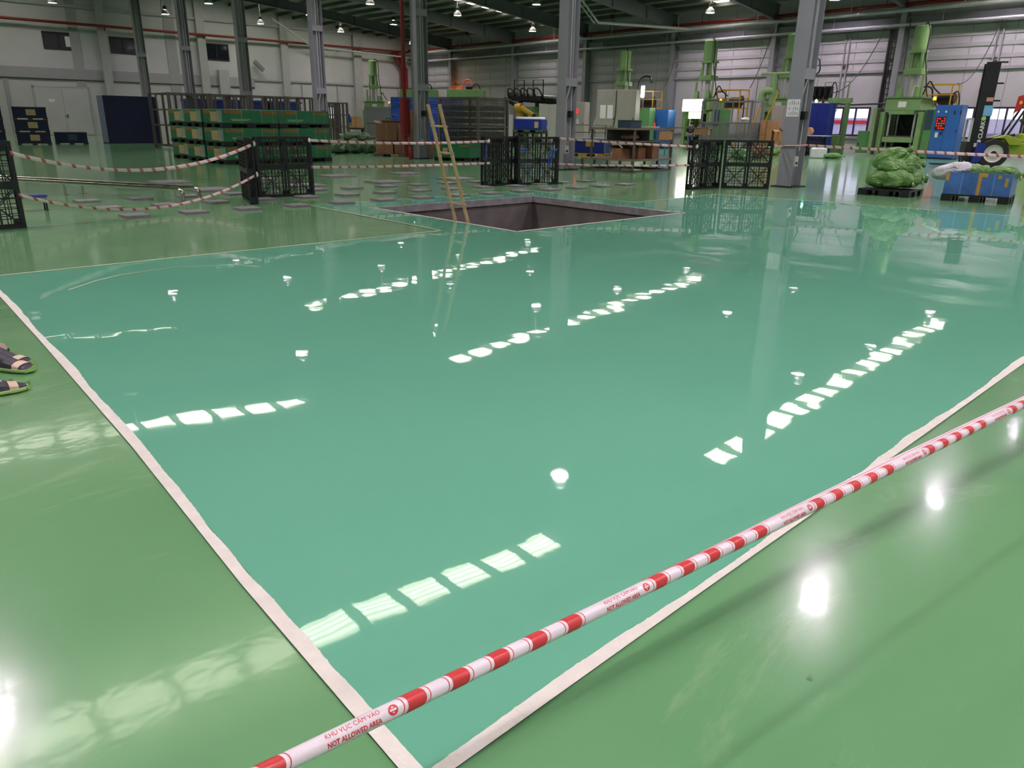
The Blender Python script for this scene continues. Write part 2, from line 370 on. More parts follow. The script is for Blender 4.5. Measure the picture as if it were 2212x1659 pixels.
trim(2, [(.80, 1.115), (2.0, 1.135), (3.3, 1.15), (4.6, 1.17), (5.9, 1.19), (9, 1.21), (14, 1.21)], .04, M_tapew, 'ragged white masking tape along the near edge of the wet coating', .42, 1, step=.012)
trim(3, [(1.1, 8.665), (6.62, 8.64)], .035, M_line, 'thin pale tape line behind the wet coating', .1)
trim(4, [(6.62, 8.62), (6.69, 12.74)], .035, M_line, 'thin pale tape line left of the pit', .1)
trim(5, [(6.69, 12.72), (12.25, 12.72)], .025, M_line, 'thin pale tape line behind the pit', .1)
trim(6, [(12.25, 12.72), (12.2, 9.6), (15.28, 9.72)], .02, M_line, 'thin pale line stepping right of the pit')
trim(7, [(15.28, 9.72), (15.7, 7.3), (16.21, 3.86), (16.6, 1.2)], .03, M_line, 'thin pale line at the far right end of the coating')
for k, (a, b) in enumerate([((PX0-.03, PY0-.03), (PX1+.05, PY0-.03)), ((PX0-.03, PY0-.03), (PX0-.03, PY1+.05))]):
    trim(8+k, [a, b], .03, M_tapew, ['white line along the near right rim of the pit', 'white line along the near left rim of the pit'][k], .1, (1, -1)[k])
trim(10, [(-3, 11.9), (3.5, 12.42), (3.9, 12.6), (6.6, 12.98)], .012, M_joint, 'thin dark joint line in the old floor')
trim(11, [(-1, 14.2), (3.6, 14.62), (6.2, 14.75)], .012, M_joint, 'thin dark marking line between the grey plates')
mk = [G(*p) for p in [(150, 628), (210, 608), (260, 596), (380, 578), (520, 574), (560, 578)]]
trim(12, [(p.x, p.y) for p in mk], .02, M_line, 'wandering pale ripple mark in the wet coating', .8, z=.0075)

# ------------------------------------------------------------------ ceiling
mb = MB()
for a, b in ((X0, RIDGE_X), (RIDGE_X, X1)):
    za, zb = roof_z(a), roof_z(b)
    mb.add([(a, Y0, za), (b, Y0, zb), (b, Y1, zb), (a, Y1, za), (a, Y0, za+.12), (b, Y0, zb+.12), (b, Y1, zb+.12), (a, Y1, za+.12)], [(0, 1, 2, 3), (7, 6, 5, 4), (0, 4, 5, 1), (2, 6, 7, 3), (1, 5, 6, 2), (3, 7, 4, 0)])
ceil = struct('ceiling', mb, M_roof); ceil['label'] = 'sloping metal sheet factory roof on steel purlins'
pm = None; x = X0+.7; PURL = []
while x < X1:
    PURL.append(x); x += 1.42
for x in PURL:
    z = roof_z(x)-.012
    if pm is None:
        pb = MB(); pb.b2(-.035, .035, Y0+.05, Y1-.05, -.22, 0); pm = pb.mesh('purlin'); pm.materials.append(M_purlin)
    obj('purlin', pm, M_purlin, ceil, loc=(x, 0, z))
# rafters
def rafter(y_in, y_out, left=True):
    mb = MB()
    def seg(xa, ya, xb, yb, da, db):
        pa, pb = Vector((xa, ya, roof_z(xa)-.24)), Vector((xb, yb, roof_z(xb)-.24))
        za, zb = pa.z, pb.z
        for (t0a, t1a, t0b, t1b, w) in ((0, .03, 0, .03, .26), (da-.03, da, db-.03, db, .26), (.03, da-.03, .03, db-.03, .02)):
            vs = []
            for s in (-1, 1):
                for (p, z0, z1) in ((pa, za-t0a, za-t1a), (pb, zb-t0b, zb-t1b)):
                    vs += [(p.x, p.y+s*w/2, z0), (p.x, p.y+s*w/2, z1)]
            mb.add(vs, [(0, 2, 3, 1), (4, 5, 7, 6), (0, 1, 5, 4), (2, 6, 7, 3), (0, 4, 6, 2), (1, 3, 7, 5)])
        n = max(1, int((xb-xa)/3.5))
        for i in range(1, n):
            t = i/n; p = pa.lerp(pb, t); d = da+(db-da)*t
            mb.b2(p.x-.008, p.x+.008, p.y-.12, p.y+.12, p.z-d+.03, p.z-.03)
    seg(RIDGE_X, y_in, 33, y_in+(y_out-y_in)*.5, .78, .62); seg(33, y_in+(y_out-y_in)*.5, X1-.3, y_out, .62, .95)
    if left: seg(X0+.3, y_in, RIDGE_X, y_in, .85, .78)
    return mb
RY = [(YC[0]-8.1*2, YC[0]-8.1*2+.6), (YC[0]-8.1, 11.0-.3), (YC[0], YC[0]+.9)]
RY = [(-6.25, -5.5), (1.85, 2.8), (9.95, 11.0)]+list(zip(YC[1:], YW))
for a, b in RY: obj('rafter', rafter(a, b), M_beam, ceil)
# skylight panels
sm = MB(); nr = 8
for i in range(nr):
    y = -.46+i*.92/(nr-1)
vs = []
for i in range(25):
    y = -.46+i*.92/24; zz = .018*(1 if (i % 4) in (1, 2) else 0)
    vs += [(-.6, y, zz), (.6, y, zz)]
sm.add(vs, [(2*i, 2*i+1, 2*i+3, 2*i+2) for i in range(24)]); sm = sm.mesh('skylight_panel'); sm.materials.append(M_sky)
for ys_ in (-2.2, 14.0, 30.2, 46.4, 62.6):
    for x0, x1 in zip(PURL[:-1], PURL[1:]):
        xm = (x0+x1)/2
        if abs(xm-RIDGE_X) < 4.0 or xm > 46.6 or xm < -8.5: continue
        o = obj('skylight_panel', sm, M_sky, ceil, loc=(xm, ys_, roof_z(xm)-.035))
        o.rotation_euler = (0, math.atan(SLOPE)*(1 if xm > RIDGE_X else -1), 0)

# ------------------------------------------------------------------ walls
def wall_rects(mb, plane, holes, a0, a1, z0, z1, p0, p1):
    """wall slab between p0,p1 with rectangular holes (a0,a1,z0,z1)"""
    A = sorted(set([a0, a1]+[h[0] for h in holes]+[h[1] for h in holes])); Z = sorted(set([z0, z1]+[h[2] for h in holes]+[h[3] for h in holes]))
    for i in range(len(A)-1):
        for j in range(len(Z)-1):
            am, zm = (A[i]+A[i+1])/2, (Z[j]+Z[j+1])/2
            if any(h[0] < am < h[1] and h[2] < zm < h[3] for h in holes): continue
            if plane == 'X': mb.b2(p0, p1, A[i], A[i+1], Z[j], Z[j+1])
            else: mb.b2(A[i], A[i+1], p0, p1, Z[j], Z[j+1])
    return mb
def zwall(y, py, px): return at_y(px, y, py)
# left wall (far end wall, y = Y1)
def LW(px, py): p = at_y(px, Y1, py); return p.x, p.z
win_l = []
for a, b in (((88, 66), (163, 110)), ((234, 78), (297, 119)), ((439, 92), (496, 133)), ((706, 229), (732, 267))):
    xa, za = LW(*a); xb, zb = LW(*b); win_l.append((xa, xb, min(za, zb), max(za, zb)))
wl = struct('wall_left', wall_rects(MB(), 'Y', win_l, X0, X1, 0, 9.0, Y1, Y1+.25), M_wall); wl['label'] = 'white painted end wall with grey band'
mb = MB(); mb.prism_y([(X0, 9.0), (X1, 9.0), (X1, roof_z(X1)+.1), (RIDGE_X, RIDGE_Z+.1), (X0, roof_z(X0)+.1)], Y1, Y1+.2); obj('gable', mb, M_wall, wl)
zb0, zb1 = LW(0, 165)[1], LW(0, 141)[1]
xe = LW(548, 165)[0]
obj('grey_band', MB().b2(X0, xe, Y1-.05, Y1, zb0, zb1), M_band, wl)
obj('band_drip_edge', MB().b2(X0, xe, Y1-.09, Y1, zb0-.06, zb0), M_frame, wl)
for px0, px1, z1, m in ((0, 7, zb0, M_band), (158, 176, 9, M_band), (217, 232, 9, M_pil), (360, 380, 9, M_band), (425, 440, 9, M_pil), (463, 482, 5.2, M_pil), (600, 613, 9, M_pil), (754, 768, 9, M_pil)):
    xa, _ = LW(px0+10, 190); xb, _ = LW(px1+12, 190)
    proud = .35 if m is M_pil else .06
    obj('pilaster', MB().b2(xa, xb, Y1-proud, Y1, 0, z1 if z1 < 5.5 else roof_z((xa+xb)/2)-.3), m, wl)
zg = LW(720, 181)[1]
obj('girt', MB().b2(xe, X1, Y1-.12, Y1, zg-.07, zg+.07), M_band, wl)
obj('girt', MB().b2(X0, X1, Y1-.16, Y1, LW(290, 27)[1]-.1, LW(290, 27)[1]+.1), M_pil, wl)
for px in (545, 654, 730, 800, 860):
    xa, _ = LW(px, 220); obj('sheet_joint', MB().b2(xa-.04, xa+.04, Y1-.08, Y1, 0, zg), M_band, wl)
# right wall (long wall, x = X1)
def RW(px, py): p = at_x(px, X1, py); return p.y, p.z
win_r = []
for a, b in (((1792, 236), (1872, 291)), ((2068, 234), (2205, 289)), ((2222, 228), (2330, 284))):
    ya, za = RW(*a); yb, zb = RW(*b); win_r.append((min(ya, yb), max(ya, yb), .98, 2.62))
wr = struct('wall_right', wall_rects(MB(), 'X', win_r, Y0, Y1, 0, roof_z(X1)+.1, X1, X1+.2), M_wall); wr['label'] = 'white sheet clad long wall with grey girts'
zg2 = RW(1799, 158)[1]
for z in (zg2, .9): obj('girt', MB().b2(X1-.12, X1, Y0, Y1, z-.07, z+.07), M_band, wr)
obj('eave_beam', MB().b2(X1-.45, X1, Y0, Y1, 6.72, 7.32), M_beam, wr)
for yw in [2.8, 11.0]+YW:
    mb = MB(); mb.b2(X1-.6, X1-.57, yw-.16, yw+.16, 0, 8.0); mb.b2(X1-.05, X1-.02, yw-.16, yw+.16, 0, 8.0); mb.b2(X1-.57, X1-.05, yw-.012, yw+.012, 0, 8.0)
    obj('wall_column', mb, M_steel, wr)
y = Y0+1.2; k = 0
jm = MB().b2(-.02, 0, -.02, .02, .95, 8.6).mesh('sheet_joint'); jm.materials.append(M_band)
while y < Y1:
    if min(abs(y-q) for q in YW) > .6: obj('sheet_joint', jm, M_band, wr, loc=(X1, y, 0))
    y += 2.06
for k in range(9):
    pass
# light and dark louvre bands on the right wall, imitated by added grey rails
for z in (5.15, 5.75, 6.3):
    obj('louvre_shadow_rail', MB().b2(X1-.05, X1, Y0, Y1, z-.10, z+.10), M_pil, wr)
wb = struct('wall_back', MB().b2(X0-.2, X0, Y0, Y1, 0, roof_z(X0)+.1), M_wall)
wn = struct('wall_near', MB(), M_wall); 
mbn = MB().prism_y([(X0, 0), (X1, 0), (X1, roof_z(X1)+.1), (RIDGE_X, RIDGE_Z+.1), (X0, roof_z(X0)+.1)], Y0-.2, Y0)
wn.data = mbn.mesh('wall_near'); wn.data.materials.append(M_wall)
wb['label'] = 'white side wall behind the viewer'; wn['label'] = 'white end wall behind the viewer'
# windows
def window(n, plane, rect, panes, glass, label, papers=0):
    a0, a1, z0, z1 = rect
    def bb(mb, u0, u1, w0, w1, d0, d1):
        return mb.b2(X1+d0, X1+d1, u0, u1, w0, w1) if plane == 'X' else mb.b2(u0, u1, Y1+d0, Y1+d1, w0, w1)
    t = .09; mb = MB()
    bb(mb, a0, a1, z0, z0+t, -.04, .12); bb(mb, a0, a1, z1-t, z1, -.04, .12)
    bb(mb, a0, a0+t, z0+t, z1-t, -.04, .12); bb(mb, a1-t, a1, z0+t, z1-t, -.04, .12)
    o = struct('window_%d' % n, mb, M_frame); o['label'] = label
    for i in range(panes):
        u0 = a0+t+(a1-a0-2*t)*i/panes; u1 = a0+t+(a1-a0-2*t)*(i+1)/panes
        if i: obj('mullion', bb(MB(), u0-.035, u0+.035, z0+t, z1-t, -.03, .1), M_frame, o)
        obj('pane', bb(MB(), u0, u1, z0+t, z1-t, .03, .045), glass, o)
    return o
def b_glass(nt, b):
    tr = nd(nt, 'ShaderNodeBsdfTransparent'); tr.inputs[0].default_value = (.92, .92, .96, 1); gl = nd(nt, 'ShaderNodeBsdfGlossy', Roughness=.02); gl.inputs[0].default_value = (.8, .8, .85, 1)
    fr = nd(nt, 'ShaderNodeFresnel', IOR=1.45); mx = nd(nt, 'ShaderNodeMixShader'); L = nt.links.new
    L(fr.outputs[0], mx.inputs[0]); L(tr.outputs[0], mx.inputs[1]); L(gl.outputs[0], mx.inputs[2])
    L(mx.outputs[0], nt.nodes['Material Output'].inputs[0])
M_clear = two_mix('clear_window_glass', b_glass)
w1 = window(1, 'Y', win_l[0], 2, M_glass, 'upper office window of the end wall, with a white notice')
w2 = window(2, 'Y', win_l[1], 2, M_glass, 'middle office window of the end wall, half behind a column')
w3 = window(3, 'Y', win_l[2], 2, M_glassd, 'dark office window of the end wall, split by a duct')
window(7, 'Y', win_l[3], 2, M_clear, 'bright low window in the end wall behind the barred stillage')
a0, a1, z0, z1 = win_l[0]
obj('notice', MB().b2(a0+(a1-a0)*.72, a0+(a1-a0)*.93, Y1+.01, Y1+.028, z0+.25, z0+.95), M_paper, w1)
for i, (rc, n, lb) in enumerate(zip(win_r, (3, 4, 3), ('bright window beside the deep blue cabinet', 'bright window behind the forklift mast', 'window at the far right of the long wall'))):
    window(4+i, 'X', rc, n, M_clear, lb)
# behind the office windows and outside the right windows
for i, (a0, a1, z0, z1) in enumerate(win_l[:3]):
    mb = MB(); mb.b2(a0-.3, a1+.3, Y1+1.6, Y1+1.7, z0-.4, z1+.4); obj('office_backing', mb, M_glass, (w1, w2, w3)[i])
M_outw = mat('outside_building_wall', (196, 192, 200), .7, var=.1)
M_outr = mat('outside_red_fascia', (200, 40, 46), .6)
ob = thing('outside_building', 'pale building with a red fascia seen outside through the windows', 'building', (X1+14, 20, 0))
obj('wall', MB().b2(0, 6, -26, 26, 0, 2.15), M_outw, ob); obj('fascia', MB().b2(-.1, .0, 4, 26, 1.72, 1.98), M_outr, ob); obj('shutter', MB().b2(-.1, .0, -20, -2, .1, 1.2), mat('outside_grey_shutter', (130, 122, 138), .7), ob)
gp = struct('ground_outside', MB().add([(X1+.2, Y0, -.02), (X1+40, Y0, -.02), (X1+40, Y1, -.02), (X1+.2, Y1, -.02)], [(0, 1, 2, 3)]), M_outw); gp['label'] = 'pale yard outside the windows'
# door
xa, za = LW(70, 182); xb, _ = LW(188, 190); zd = 3.35
d1 = struct('door_1', MB().b2(xa, xb, Y1-.08, Y1-.02, .02, zd), M_wall); d1['label'] = 'wide white double door with a small plate'
xm = (xa+xb)/2
fr = MB(); fr.b2(xa-.09, xa, Y1-.1, Y1, 0, zd+.09); fr.b2(xb, xb+.09, Y1-.1, Y1, 0, zd+.09); fr.b2(xa-.09, xb+.09, Y1-.1, Y1, zd, zd+.09); obj('door_frame', fr, M_pil, d1)
for xx in (xa+.02, xm+.015): obj('door_leaf', MB().b2(xx, xx+(xb-xa)/2-.035, Y1-.11, Y1-.08, .05, zd-.02), M_wall, d1)
hb = MB(); hb.b2(xm+.12, xm+.17, Y1-.17, Y1-.11, 1.25, 1.5); hb.b2(xm-.05, xm+.15, Y1-.2, Y1-.17, 1.36, 1.4); obj('door_handle', hb, M_dark, d1)
obj('door_plate', MB().b2(xm-.95, xm-.55, Y1-.12, Y1-.11, 2.35, 2.55), M_paper, d1)
# ================================================================== pipes along the walls
def pipe(name, label, cat, pts, r, m, hang=None):
    o = obj(name, MB().tube(pts, r, 10), m, None, True); tagp(o, label, cat); return o
zs = RW(1400, 75)[1]
t = thing('silver_pipe', 'long silver air pipe along the right wall under the red pipe', 'pipe', (X1-.9, 20, zs))
obj('pipe_run', MB().tube([(0, -34, 0), (0, Y1-20.3, 0)], .11, 10), M_zinc, t, True)
for k in range(9): obj('hanger', MB().b2(-.02, .02, -10+k*6-.02, -10+k*6+.02, -.1, 1.0), M_zinc, t)
t = thing('silver_pipe', 'thinner silver pipe below on the right wall', 'pipe', (X1-.75, 20, zs-.72))
obj('pipe_run', MB().tube([(0, -34, 0), (0, Y1-20.3, 0)], .07, 8), M_zinc, t, True)
for k in range(9): obj('hanger', MB().b2(-.015, .015, -9+k*6-.015, -9+k*6+.015, 0, .6), M_zinc, t)
t = thing('red_fire_pipe', 'long red fire pipe along the right wall', 'pipe', (X1-.7, 20, zs+.32))
obj('pipe_run', MB().tube([(0, -34, 0), (0, Y1-20.4, 0)], .1, 10), M_red, t, True)
for k in range(12): obj('riser', MB().cyl((-.0, -8+k*4.05, 0), (0, -8+k*4.05, .6), .022, 6), M_red, t)
zl = LW(0, 39)[1]
t = thing('red_fire_pipe', 'long red fire pipe along the white end wall', 'pipe', (20, Y1-.5, zl))
obj('pipe_run', MB().tube([(-29.5, 0, 0), (X1-20.8, 0, 0)], .1, 10), M_red, t, True)
for px in (217, 428, 606, 758):
    xw = LW(px+8, 80)[0]-20
    obj('bracket', MB().bar((xw, .4, -.5), (xw, -.05, -.1), .06), M_red, t)
# silver branch pipe rising to the roof above the middle bay, and the same on the end wall
p0 = at_x(1490, X1-.9, 67); 
t = thing('silver_branch_pipe', 'pair of silver pipes sloping up from the wall pipe to the roof', 'pipe', (p0.x, p0.y, zs))
obj('pipe_run', MB().tube([(0, 0, 0), (-6.0, 3.0, .1), (-7.6, 3.2, 1.45), (-12, 3.6, 1.8)], .09, 8), M_zinc, t, True)
obj('pipe_run', MB().tube([(-5.9, 3.4, .1), (-7.5, 3.7, 1.45), (-12, 4.1, 1.8)], .06, 8), M_zinc, t, True)
t = thing('silver_branch_pipe', 'silver pipe sloping down to the corner of the end wall', 'pipe', (34, Y1-.9, 7.5))
obj('wall_bracket', MB().b2(5, 5.06, 0, .9, -.15, -.09).b2(11, 11.06, 0, .9, -.25, -.19), M_zinc, t)
obj('pipe_run', MB().tube([(X1-34.9, 0, -.25), (2, 0, 0), (-1.8, -.4, 1.9)], .08, 8), M_zinc, t, True)
# vertical red standpipe by the fifth column
pc = Vector((18.48, 26.55, 0))
t = thing('red_standpipe', 'red fire standpipe rising beside a grey column', 'pipe', pc)
obj('pipe_run', MB().tube([(0, 0, .05), (0, 0, 10.4)], .085, 10), M_red, t, True)
obj('hose_box', MB().b2(-.16, .16, -.12, .12, .95, 2.3), M_red, t, bevel=.01)
obj('valve', MB().cyl((-.2, -.1, .9), (.1, -.1, .9), .07, 10), M_red, t)
for k, (px, dx) in enumerate(((864, 0), (873, .35))):
    xw = LW(px, 200)[0]
    tagp(obj('red_downpipe', MB().tube([(xw, Y1-.45, .05), (xw, Y1-.45, 6.2), (xw-1.2, Y1-.6, 7.6)], .16, 8), M_red, None, True), ('red downpipe on the end wall nearest the corner', 'red downpipe on the end wall left of its twin')[1-k], 'pipe')

# ================================================================== columns
def column(i, label, conduit=True):
    y = YC[i]; t = thing('steel_column', label, 'column', (18.97, y, 0), 0, 'columns of the middle row')
    H = roof_z(19)-.9
    s = MB(); s.b2(-.27, -.25, -.2, .2, .03, H); s.b2(.25, .27, -.2, .2, .03, H); s.b2(-.25, .25, -.012, .012, .03, H)
    obj('shaft', s, M_steel, t)
    obj('base_plate', MB().b2(-.36, .36, -.3, .3, 0, .03), M_dark, t)
    for z in (2.6, 5.3): obj('stiffener', MB().b2(-.25, .25, -.19, -.013, z, z+.25), M_steel, t)
    if conduit:
        obj('conduit', MB().tube([(-.12, -.1, .75), (-.12, -.1, 2.2), (-.05, -.16, 2.55), (-.05, -.16, H)], .025, 8), M_zinc, t, True)
        obj('conduit', MB().tube([(.1, -.12, .9), (.1, -.12, H)], .02, 6), M_zinc, t, True)
        bx = obj('socket_box', MB().b2(-.2, -.02, -.2, -.1, .52, .76), M_cabw, t, bevel=.006)
        obj('socket', MB().b2(-.16, -.06, -.205, -.2, .57, .63), M_dark, bx)
        obj('junction_box', MB().b2(.0, .14, -.2, -.06, 1.65, 1.85), M_dark, t)
    return t
CL = ['nearest grey column, carrying a paper notice and wrapped with barrier tape', 'second grey column, behind the pair of upright pallets', 'third grey column, beside the red standpipe and bamboo ladder',
      'fourth grey column, behind the right end of the green cartons', 'fifth grey column, behind the middle of the green cartons', 'sixth grey column, above the left end of the green cartons', 'farthest grey column, just right of the big navy box']
cols = [column(i, CL[i]) for i in range(7)]
nt_ = obj('notice', MB().b2(-.275, -.271, -.17, .17, 1.72, 2.13), M_paper, cols[0])
for k in range(5):
    for j in range(3):
        if rnd.random() < .85: obj('print', MB().b2(-.2765, -.275, -.13+k*.055, -.118+k*.055, 1.76+j*.12, 1.76+j*.12+rnd.uniform(.05, .1)), M_dark, nt_)
def wrap_loop(t, z, r, m): obj('tape_wrap', MB().tube([(-.29, -.22, z), (-.29, .22, z-.02), (.29, .22, z), (.29, -.22, z+.01), (-.29, -.22, z)], r, 6), m, t)

# ================================================================== lamps
lp = thing('high_bay_lamp', '', 'lamp', (0, 0, 8.6), 0, 'high bay lamps under the roof')
lens_o = obj('lens', MB().lathe([(.001, .12), (.205, .12), (.205, .13), (.001, .135)], 20), M_lens, lp)
obj('shade', MB().lathe([(.285, -.02), (.275, .06), (.2, .2), (.1, .27), (.09, .25), (.19, .18), (.262, .05), (.27, -.02)], 20, cap=False), mat('grey_shade_enamel', (150, 148, 152), .4, var=.02), lp, True)
obj('ballast', MB().lathe([(.08, .27), (.13, .3), (.14, .5), (.09, .54), (.02, .56)], 14), M_dark, lp, True)
obj('hanging_rod', MB().cyl((0, 0, .55), (0, 0, 2.2), .015, 6), M_zinc, lp)
seen = {(2, 7): 'lamp over the far green cartons, right of the first column', (1, 7): 'lamp high above the white double door',
 }
LX = [.4, 7.7, 15.0, 22.4, 29.8, 37.1, 44.6]; LY = [-10.3+8.1*k for k in range(10)]
OFF = {(7.7, round(y, 1)) for y in LY if y > 0} | {(44.6, 54.5), (44.6, 38.3), (22.4, 14.0), (15.0, 38.3), (22.4, 38.3), (15.0, 54.5), (.4, 22.1), (15.0, 22.1), (22.4, 22.1), (29.8, 22.1), (.4, 38.3)}
dim_lens = lens_o.data.copy(); dim_lens.materials.clear(); dim_lens.materials.append(M_lens2)
unlit_lens = lens_o.data.copy(); unlit_lens.materials.clear(); unlit_lens.materials.append(M_cab)
first = True
names_dir = [
 ('lit lamp at the top left, above the first office window', 15.0, 62.6), ('lit lamp right of the farthest column', 22.4, 62.6), ('lit lamp at the top edge left of the fifth column', 22.4, 54.5),
 ('lit lamp between the fourth and fifth columns, over the end wall', 29.8, 62.6), ('lit lamp just right of the fourth column', 37.1, 62.6), ('lit lamp at the top edge between the third and fourth columns', 29.8, 46.4),
 ('lit lamp left of the third column, below a rafter', 37.1, 54.5), ('lit lamp right of the third column, in front of the rafters', 37.1, 46.4), ('lit lamp at the top edge left of the second column', 37.1, 38.3),
 ('lit lamp with clear shade left of the second column, near the long wall', 44.6, 46.4), ('lit lamp with clear shade above the middle press, beside a roof light', 44.6, 30.2),
 ('lamp partly hidden by the third column near the corner', 44.6, 62.6), ('dim lamp hanging over the blue tarpaulin near the corner', 44.6, 54.5), ('dim lamp right of the second column under a rafter', 44.6, 38.3)]
for x in LX:
    for y in LY:
        lab = next((n for n, a, b in names_dir if abs(a-x) < .1 and abs(b-y) < .1), 'lamp above the picture, visible only as a bright reflection on the glossy floor')
        z = 8.62 if x < 40 else 8.2
        if lab.startswith('lamp above'):
            od = ('first', 'second', 'third', 'fourth', 'fifth', 'sixth', 'seventh', 'eighth')
            lit = 'unlit lamp' if (round(x, 1), round(y, 1)) in OFF else 'lit lamp'
            if y < 0: lab = '%s behind the viewer, %s bay back, %s in from the left side wall' % (lit, od[round((-2.2-y)/8.1)], od[LX.index(x)])
            else: lab = '%s above the picture, %s bay ahead, %s in from the left side wall' % (lit, od[round((y-5.9)/8.1)], od[LX.index(x)])
        h = roof_z(x)-.2-z
        if first: lp.location = (x, y, z); lp['label'] = lab; o = lp; first = False
        else: o = dup(lp, (x, y, z), 0, lab)
        for c in o.children:
            if c.name.startswith('lens') and (round(x, 1), round(y, 1)) in OFF:
                c.data = unlit_lens
            elif c.name.startswith('lens') and y > 34: c.data = dim_lens
            if c.name.startswith('hanging_rod'): c.scale = (1, 1, 1); c.location.z = .55*(1-(h-.55)/1.65); c.scale.z = (h-.55)/1.65

# ================================================================== barrier pallets
def lattice(mb, y0, y1, coarse=False):
    Wd = 1.15; f = .05
    def r(x0, x1, z0, z1): mb.b2(x0, x1, y0, y1, z0, z1)
    r(0, Wd, 0, f); r(0, Wd, Wd-f, Wd); r(0, f, f, Wd-f); r(Wd-f, Wd, f, Wd-f)
    r(Wd/2-.045, Wd/2-.02, f, Wd-f); r(Wd/2+.02, Wd/2+.045, f, Wd-f); r(f, Wd/2-.045, Wd/2-.045, Wd/2+.045); r(Wd/2+.045, Wd-f, Wd/2-.045, Wd/2+.045)
    q = (Wd/2-.045-f)
    for ox in (f, Wd/2+.045):
        for oz in (f, Wd/2+.045):
            n = 4 if coarse else 7
            for i in range(1, n):
                p = q*i/n; w = .005
                mb.b2(ox+p-w, ox+p+w, y0+.004, y1-.004, oz, oz+q); mb.b2(ox, ox+q, y0+.005, y1-.005, oz+p-w, oz+p+w)
            mb.bar((ox, (y0+y1)/2, oz), (ox+q, (y0+y1)/2, oz+q), .012, .012); mb.bar((ox+q, (y0+y1)/2, oz), (ox, (y0+y1)/2, oz+q), .012, .012)
    return mb
bp = thing('plastic_pallet', '', 'pallet', (0, 0, 0), 0, 'black pallets stood on edge as barrier posts')
obj('top_deck', lattice(MB(), -.03, 0), M_black, bp)
obj('bottom_deck', lattice(MB(), -.15, -.125, True), M_black, bp)
bm_ = MB().b2(-.055, .055, -.125, -.03, -.055, .055).mesh('block'); bm_.materials.append(M_black)
for i in range(3):
    for j in range(3): obj('block', bm_, M_black, bp, loc=(.075+.5*i, 0, .075+.5*j))
PL = [((1.0, 12.27), (2.17, 12.29), .15, 'upright black pallet cut by the left picture edge'),
      ((5.89, 13.43), (6.23, 14.54), 0, 'upright black pallet seen edge-on beside the low chrome rail'),
      ((6.55, 14.44), (7.72, 14.36), .15, 'upright see-through black pallet in front of the green cartons'),
      ((12.06, 14.07), (13.14, 14.21), .15, 'upright black pallet with a blue strap at its left edge, behind the pit'),
      ((13.12, 14.06), (14.24, 13.71), .15, 'upright black pallet with blue straps leaning by the second column'),
      ((15.80, 10.81), (16.92, 10.73), .15, 'upright black pallet left of the one holding green sacks behind it'),
      ((16.98, 10.68), (17.72, 9.80), .15, 'upright black pallet nearest the paper-noticed column')]
PAL = []
for k, (a, b, sh, lab) in enumerate(PL):
    a = Vector(a+(0,)); b = Vector(b+(0,)); d = (b-a).normalized(); ang = math.atan2(d.y, d.x); nrm = Vector((-d.y, d.x, 0))
    p = a+nrm*sh
    if k == 0: bp.location = p; bp.rotation_euler = (0, 0, ang); bp['label'] = lab; o = bp
    else: o = dup(bp, p, ang, lab)
    PAL.append(o)
obj('blue_strap', MB().tube([(.02, -.16, .95), (-.03, -.2, .8), (-.04, -.18, .62), (.03, -.16, .72), (.02, -.16, .92)], .014, 6), M_blued, PAL[3], True)
obj('blue_strap', MB().tube([(.03, -.155, .86), (.25, -.155, .85), (.25, -.155, .8), (.03, -.155, .8)], .02, 6), M_blued, PAL[4], True)
obj('blue_strap', MB().tube([(.98, -.155, .9), (.86, -.18, .75), (.84, -.17, .5), (.88, -.17, .5), (.98, -.16, .8), (1.08, -.155, .86)], .025, 6), M_blued, PAL[4], True)

# ================================================================== barrier tapes
def tape(label, pts, w=.06, twist=0.0, name='barrier_tape', m=None):
    P = [Vector(p) for p in pts]; me = bpy.data.meshes.new(name); vs = []; fs = []; s = 0; S_ = []
    for i, p in enumerate(P):
        d = (P[min(i+1, len(P)-1)]-P[max(i-1, 0)]).normalized(); up = Vector((0, 0, 1)); sd = d.cross(up).normalized()
        if i: s += (p-P[i-1]).length
        a = twist*math.sin(s*1.1+i*.05); v = (up*math.cos(a)+sd*math.sin(a))*w/2
        vs += [p-v, p+sd*.006, p+v]; S_.append(s)
    n = len(P)
    for i in range(n-1):
        fs += [(3*i, 3*i+1, 3*i+4, 3*i+3), (3*i+1, 3*i+2, 3*i+5, 3*i+4)]
    me.from_pydata(vs, [], fs); uv = me.uv_layers.new(name='UVMap')
    for pol in me.polygons:
        for li in pol.loop_indices:
            vi = me.loops[li].vertex_index; uv.data[li].uv = (S_[vi//3]+.05*(vi % 3)*.3, (vi % 3)/2)
    o = obj(name, me, m or M_btape); return tagp(o, label, 'tape', 'red and white barrier tapes')
def sag(a, b, s, n=26):
    a = Vector(a); b = Vector(b); return [a.lerp(b, i/n)+Vector((0, 0, -4*s*(i/n)*(1-i/n))) for i in range(n+1)]
def pp(k, x, z):  # point on pallet k, camera side
    m = Matrix.Translation(PAL[k].location) @ Matrix.Rotation(PAL[k].rotation_euler.z, 4, 'Z'); return m @ Vector((x, -.165, z))
def pf(k, x, z):
    m = Matrix.Translation(PAL[k].location) @ Matrix.Rotation(PAL[k].rotation_euler.z, 4, 'Z'); return m @ Vector((x, .02, z))
T1 = tape('sagging upper barrier tape left of the edge-on pallet', sag(pp(0, 1.12, 1.0), pp(1, .06, 1.05), .33), .055, .5)
tape('sagging lower barrier tape left of the edge-on pallet', sag(pp(0, 1.12, .45), pp(1, .06, .52), .38), .045, .5)
tape('upper barrier tape from the see-through pallet past the ladder', sag(pp(2, 1.1, 1.08), pp(3, .1, 1.05), .05, 40), .055, .3)
